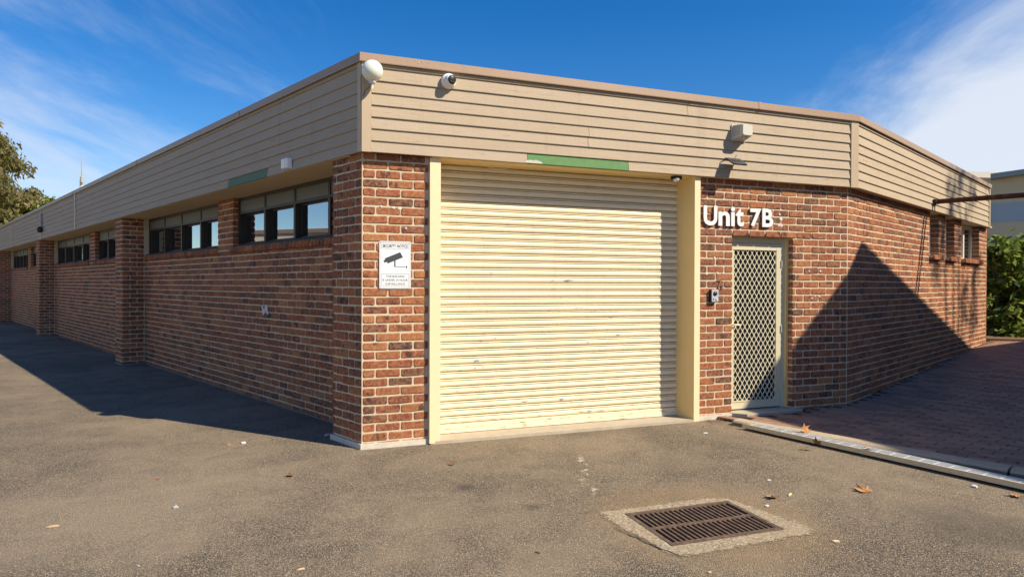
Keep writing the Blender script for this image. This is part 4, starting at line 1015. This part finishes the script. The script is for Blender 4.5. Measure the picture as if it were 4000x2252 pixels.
# neighbouring unit to the right of the camera: its roof corner casts the pointed shadow
apex = Rt.P(.53, 0, 2.157); Pk = apex+SUN*6.2; h = Vector((SUN.x, SUN.y, 0)).normalized(); ex = Vector((h.y, -h.x, 0))
ca = lambda ph: h*math.cos(rad(ph))+ex*math.sin(rad(ph))
sgn = 1 if ex.y < 0 else -1
hd = lambda ph, q: h*math.cos(rad(ph))+ex*math.sin(rad(ph))*q
d1 = hd(57, sgn); d1b = hd(41.5, sgn); d2 = hd(55.5, -sgn)
nb_ = thing('neighbour_unit', 'flat roofed brick unit across the side path whose corner shades the wall', 'building', (Pk.x, Pk.y, 0))
p0 = Vector((Pk.x, Pk.y, 0)); foot = [p0+(d1+d2).normalized()*.12]; 
poly = [p0, p0+d2*16, p0+d2*16+d1b*15, p0+d1*1.75+d1b*15, p0+d1*1.75]
mb = MB(); mb.prism([(p.x, p.y) for p in poly], Pk.z-.35, Pk.z); mb.build('roof', 'capping', nb_)
ins = (d1+d2).normalized()*.25; poly2 = [p0+ins, p0+d2*15.6+ins, p0+d2*15.6+d1b*14.6, p0+d1*1.75+d1b*14.6+ins, p0+d1*1.75+ins*1.1]
mb = MB(); mb.prism([(p.x, p.y) for p in poly2], -.1, Pk.z-.35); mb.build('wall', 'brick', nb_)

# beige panel building at the left that the window panes mirror
pb = thing('panel_building', 'beige panel building mirrored in the window panes', 'building', (-27, 15, 0))
fr = Frame((-25, 2, 0), Vector((-.30, 1, 0)), Vector((1, .30, 0)))
for k in range(5): mb = MB(); mb.box(fr, k*4.0+.01, k*4.0+3.99, -6, 0, 0, 4.3); mb.build('wall_panel', 'panel_beige', pb)
mb = MB(); mb.box(fr, -.1, 20.1, -6.1, .12, 4.302, 4.52); mb.build('parapet', 'panel_brown', pb)

# ------------------------------------------------------------------ vegetation
def leaf_cloud(mb, rnd, clumps, per, size, droop=.0, flat=.6):
    for (c, r) in clumps:
        for _ in range(per):
            d = Vector((rnd.gauss(0, 1), rnd.gauss(0, 1), rnd.gauss(0, 1))).normalized()*(rnd.random()**.45)
            p = c+Vector((d.x*r.x, d.y*r.y, d.z*r.z))
            a = Vector((rnd.gauss(0, 1), rnd.gauss(0, 1), rnd.gauss(0, .5)-droop)).normalized()
            b = a.cross(Vector((rnd.gauss(0, 1), rnd.gauss(0, 1), rnd.gauss(0, 1)))).normalized()
            L_ = size*rnd.uniform(.6, 1.35); w_ = L_*rnd.uniform(.28, .5)*flat/.6
            q = p+a*L_*.5+Vector((0, 0, -.08*L_))
            mb.add([p, p+a*L_*.45+b*w_*.5, p+a*L_, p+a*L_*.45-b*w_*.5], [(0, 1, 2, 3)])
def tree(name, label, base, height, crown, leaves, m, seed, group=None, nclump=60, per=110, size=.22, droop=.6, rfac=.20):
    rnd = random.Random(seed); base = Vector(base); t_ = thing(name, label, 'tree', base, group)
    mb = MB(); top = base+Vector((rnd.uniform(-.5, .5), rnd.uniform(-.5, .5), height*.8)); pts = [base.lerp(top, k/6)+Vector((rnd.uniform(-.12, .12), rnd.uniform(-.12, .12), 0))*(k > 0) for k in range(7)]
    mb.tube(pts, [.32*(1-k/8)*height/10+.03 for k in range(7)], 9)
    cc, cr = crown; clumps = []
    for _ in range(nclump):
        d = Vector((rnd.gauss(0, 1), rnd.gauss(0, 1), rnd.gauss(0, 1))).normalized()*(rnd.random()**.4)
        c = Vector(cc)+Vector((d.x*cr[0], d.y*cr[1], d.z*cr[2])); rr = rnd.uniform(.6, 1.3)*rfac*max(cr)
        clumps.append((c, Vector((rr, rr, rr*.8))))
    for c, _ in clumps[::3]:
        s = pts[rnd.randrange(2, 6)]; mid = s.lerp(c, .5)+Vector((0, 0, .3)); mb.tube([s, mid, c], [.09, .05, .015], 5)
    mb.build('trunk', 'bark', t_, True)
    lb = MB(); leaf_cloud(lb, rnd, clumps, per, size, droop); tag(lb.build('crown', m, t_, normals=False), kind='stuff')
    return t_
tree('gum_tree', 'tall drooping olive green gum tree beyond the left end of the roof', (-29.6, 34, 0), 12, ((-29.5, 34, 6.4), (3.9, 3.4, 4.9)), None, 'gum_leaves', 3, nclump=320, per=170, size=.26, droop=1.5, rfac=.14)
tree('lime_tree', 'small yellow green tree low behind the left roofline', (-26.0, 36, 0), 6.2, ((-26.0, 36, 5.15), (1.5, 1.4, 1.0)), None, 'lime_leaves', 5, nclump=34, per=110, size=.26, droop=.3, rfac=.28)
tree('street_tree', 'grey green tree standing left of the frame near the beige panels', (-15.5, 24.0, 0), 7.5, ((-25.5, 26.0, 5.4), (2.2, 2.2, 2.3)), None, 'gum_leaves', 8, nclump=40, per=80, size=.34) if False else None
tr_l = Rt.P(6.0, 0, 3.0)+SUN*24.0
tree('shade_tree', 'leafy tree beyond the neighbouring unit that dapples the end wall', (tr_l.x, tr_l.y, 0), 20, ((tr_l.x, tr_l.y, tr_l.z+.2), (2.2, 2.0, 2.8)), None, 'shade_tree_leaves', 9, nclump=22, per=34, size=.24, rfac=.16)

def shrub(name, label, base, r, h, seed, n=60, per=60, size=.19, m='shrub_leaves', group=None):
    rnd = random.Random(seed); base = Vector(base); t_ = thing(name, label, 'shrub', base, group)
    mb = MB(); clumps = []
    for k in range(n):
        a = rnd.uniform(0, 6.283); q = math.sqrt(rnd.random()); zz = rnd.random()
        rad_ = r*(1-.45*zz**2)*q; c = base+Vector((math.cos(a)*rad_, math.sin(a)*rad_, .15+zz*(h-.3))); rr = rnd.uniform(.16, .34)
        clumps.append((c, Vector((rr, rr, rr*.8))))
        if k % 4 == 0: mb.tube([base+Vector((rnd.uniform(-.1, .1), rnd.uniform(-.1, .1), 0)), base.lerp(c, .5)+Vector((0, 0, .1)), c], [.03, .02, .006], 5)
    mb.build('stem', 'bark', t_)
    lb = MB(); leaf_cloud(lb, rnd, clumps, per, size, .35, .75); tag(lb.build('foliage', m, t_, normals=False), kind='stuff')
gz = .33
shrub('laurel_shrub', 'tall glossy green shrub against the far brick corner', (11.75, 15.6, gz), .95, 2.45, 31, 80, 70)
shrub('laurel_shrub', 'dark green shrub right of the tall glossy one by the path end', (13.3, 16.2, gz), 1.2, 2.35, 32, 80, 60)
shrub('laurel_shrub', 'low bright green shrub in front of the others at the frame edge', (12.75, 14.9, gz), .75, 1.35, 33, 60, 60)
shrub('laurel_shrub', 'shrub furthest right beside the path end', (14.6, 15.4, gz), 1.1, 2.1, 34, 60, 50)
mb = MB(); pts = [Vector((10.2, 14.3, 0)), Vector((12.0, 13.7, 0)), Vector((16.5, 13.4, 0)), Vector((17, 18, 0)), Vector((10, 18, 0))]
mb.prism([(p.x, p.y) for p in pts], .2, .40); tag(mb.build('garden_bed', 'mulch'), kind='structure')

# ------------------------------------------------------------------ leaves and litter
def plane_leaf(name, label, loc, size, rz, tilt, m, curl=.35, group=None):
    rnd = random.Random(int(loc[0]*1000)); k = 5; out = []
    tips = [(-1.9, .75), (-1.0, .95), (0, 1.1), (1.0, .95), (1.9, .75)]
    prof = []
    for i, (a, r) in enumerate(tips):
        prof.append((a-.2, r*.74)); prof.append((a-.09, r*.78)); prof.append((a, r)); prof.append((a+.1, r*.8)); prof.append((a+.22, r*.70))
        if i < 4: prof.append((a+.5, .54))
    prof = [(2.9, .25), (-2.9, .25)]+prof if False else [(-2.75, .3)]+prof+[(2.75, .3)]
    pts = [Vector((math.sin(a)*r*size*rnd.uniform(.9, 1.1), math.cos(a)*r*size, 0)) for a, r in prof]
    for p in pts: p.z = curl*p.length*p.length/size*rnd.uniform(.5, 1.3)
    M = Matrix.Translation(Vector(loc)) @ Matrix.Rotation(rz, 4, 'Z') @ Matrix.Rotation(tilt, 4, 'X')
    mb = MB(); n = len(pts); lo = [M @ p for p in pts]+[M @ Vector((0, 0, .004))]
    zmin = min(p.z for p in lo); dz = loc[2]+.003-zmin; lo = [p+Vector((0, 0, dz)) for p in lo]
    mb.add(lo, [(i, (i+1) % n, n) for i in range(n)])
    t_ = thing(name, label, 'leaf', (loc[0], loc[1], loc[2]), group)
    mb.build('blade', m, t_, normals=False)
    sb = MB(); sb.tube([lo[-1]+Vector((0, 0, .002)), lo[-1]+(M.to_3x3() @ Vector((0, -size*.7, .0)))+Vector((0, 0, .01))], .0022, 5); sb.build('stalk', m, t_)
plane_leaf('fallen_leaf', 'large tan plane leaf standing on the kerb edge', (3.00, 6.62, .055), .085, .6, rad(62), 'leaf_brown')
plane_leaf('fallen_leaf', 'dark brown leaf hanging over the near edge of the strip drain', (2.875, 6.105, .064), .06, 2.2, rad(50), 'leaf_dark')
plane_leaf('fallen_leaf', 'thin orange leaf lying on the strip drain', (3.27, 5.93, .064), .055, 1.4, rad(12), 'leaf_brown')
plane_leaf('fallen_leaf', 'curled orange plane leaf alone on asphalt right of the grate', (2.68, 4.91, .003), .085, .3, rad(5), 'leaf_brown', .3)
plane_leaf('fallen_leaf', 'tan plane leaf on asphalt just behind the grate', (1.92, 4.77, .003), .07, 2.8, rad(8), 'leaf_brown', .25)
plane_leaf('fallen_leaf', 'brown leaf at the end of the strip drain by the frame edge', (3.75, 4.80, .003), .06, 1.0, rad(8), 'leaf_brown')
plane_leaf('fallen_leaf', 'rust red leaf on asphalt in front of the corner pier', (-1.79, 5.26, .003), .045, 1.9, rad(15), 'leaf_dark')
plane_leaf('fallen_leaf', 'small brown leaf on asphalt in front of the shutter', (-.51, 5.60, .003), .035, .9, rad(25), 'leaf_dark')
def strip(name, label, cat, loc, ln, wd, rz, m, group=None):
    mb = MB(); c = Vector(loc); a = Vector((math.cos(rz), math.sin(rz), 0)); b = Vector((-a.y, a.x, 0))
    pts = [(-.5, .2), (-.2, .5), (.3, .45), (.5, .1), (.3, -.4), (-.25, -.5)]
    lo = [c+a*x*ln+b*y*wd+Vector((0, 0, .002)) for x, y in pts]; hi = [p+Vector((0, 0, wd*.25+.003+(.004 if i in (1, 2) else 0))) for i, p in enumerate(lo)]
    mb.loft([lo, hi]); return tag(mb.build(name, m), label, cat, group)
strip('litter_stick', 'longest pale stick on the asphalt at lower left', 'stick', (-2.94, 4.15, 0), .075, .013, .45, 'twig')
strip('litter_stick', 'thin pale sliver near the bottom edge left of centre', 'stick', (-1.15, 3.54, 0), .045, .008, .5, 'twig')
strip('gum_leaf', 'narrow pale green curved leaf beyond the grate', 'leaf', (2.08, 4.83, 0), .075, .014, .9, 'leaf_pale')
strip('gum_leaf', 'pale narrow leaf right of the grate collar', 'leaf', (1.98, 3.95, 0), .05, .013, .1, 'leaf_pale')
strip('gum_leaf', 'white oval leaf between grate and tan plane leaf', 'leaf', (1.81, 4.58, 0), .035, .014, .4, 'chalk_white')
strip('gum_leaf', 'white oval leaf on asphalt well behind the grate', 'leaf', (2.06, 5.18, 0), .032, .012, 0, 'chalk_white')
strip('litter_chip', 'white chip in the wall shadow beside the corner pier', 'litter', (-1.89, 6.68, 0), .07, .035, .8, 'chalk_white')
strip('litter_chip', 'white stone on sunlit asphalt just below the wall shadow', 'litter', (-2.62, 6.33, 0), .05, .035, .3, 'chalk_white')
strip('litter_chip', 'orange crumb on asphalt beside the white stone', 'litter', (-2.73, 6.25, 0), .04, .025, .2, 'leaf_brown')
strip('litter_chip', 'blue grey scrap on asphalt at lower left', 'litter', (-2.34, 4.51, 0), .04, .02, .3, 'far_grey')
strip('litter_stick', 'white cigarette butt on asphalt near the start of the kerb', 'litter', (2.04, 6.82, 0), .06, .012, .3, 'chalk_white')
lr = random.Random(77)
for k in range(18):
    x = lr.uniform(-3.6, 3.2); y = lr.uniform(3.3, 7.2)
    if (Vector((x, y, 0))-A).dot(nf) < .15 or (Vector((x, y, 0))-c0).dot(cm) > -.1 or (G(GW/2, GH/2)-Vector((x, y, 0))).length < .7: continue
    strip('leaf_crumb', 'small dry leaf crumb scattered on the asphalt', 'litter', (x, y, 0), lr.uniform(.012, .04), lr.uniform(.005, .012), lr.uniform(0, 3.1), lr.choice(['leaf_pale', 'twig', 'twig', 'leaf_brown', 'chalk_white', 'leaf_dark']), 'leaf crumbs on the asphalt')
# leaf drift where the footing meets the kerb
mb = MB(); 
for k in range(220):
    p = F.P(lr.uniform(3.85, 4.42), .05+abs(lr.gauss(0, .07)), .004+lr.uniform(0, .02)); a = Vector((lr.gauss(0, 1), lr.gauss(0, 1), lr.gauss(0, .3))).normalized(); b = a.cross(UP+Vector((lr.gauss(0, .4), lr.gauss(0, .4), 0))).normalized(); s_ = lr.uniform(.008, .024)
    mb.add([p, p+a*s_*.5+b*s_*.35, p+a*s_, p+a*s_*.5-b*s_*.35], [(0, 1, 2, 3)])
tag(mb.build('leaf_drift', 'leaf_dark', normals=False), 'drift of small dry leaves at the kerb start', 'leaves', kind='stuff')
tag(strip('foam_ball', 'white scrap of foam beside the strip drain at right', 'litter', (3.60, 5.03, 0), .04, .035, .3, 'chalk_white'))
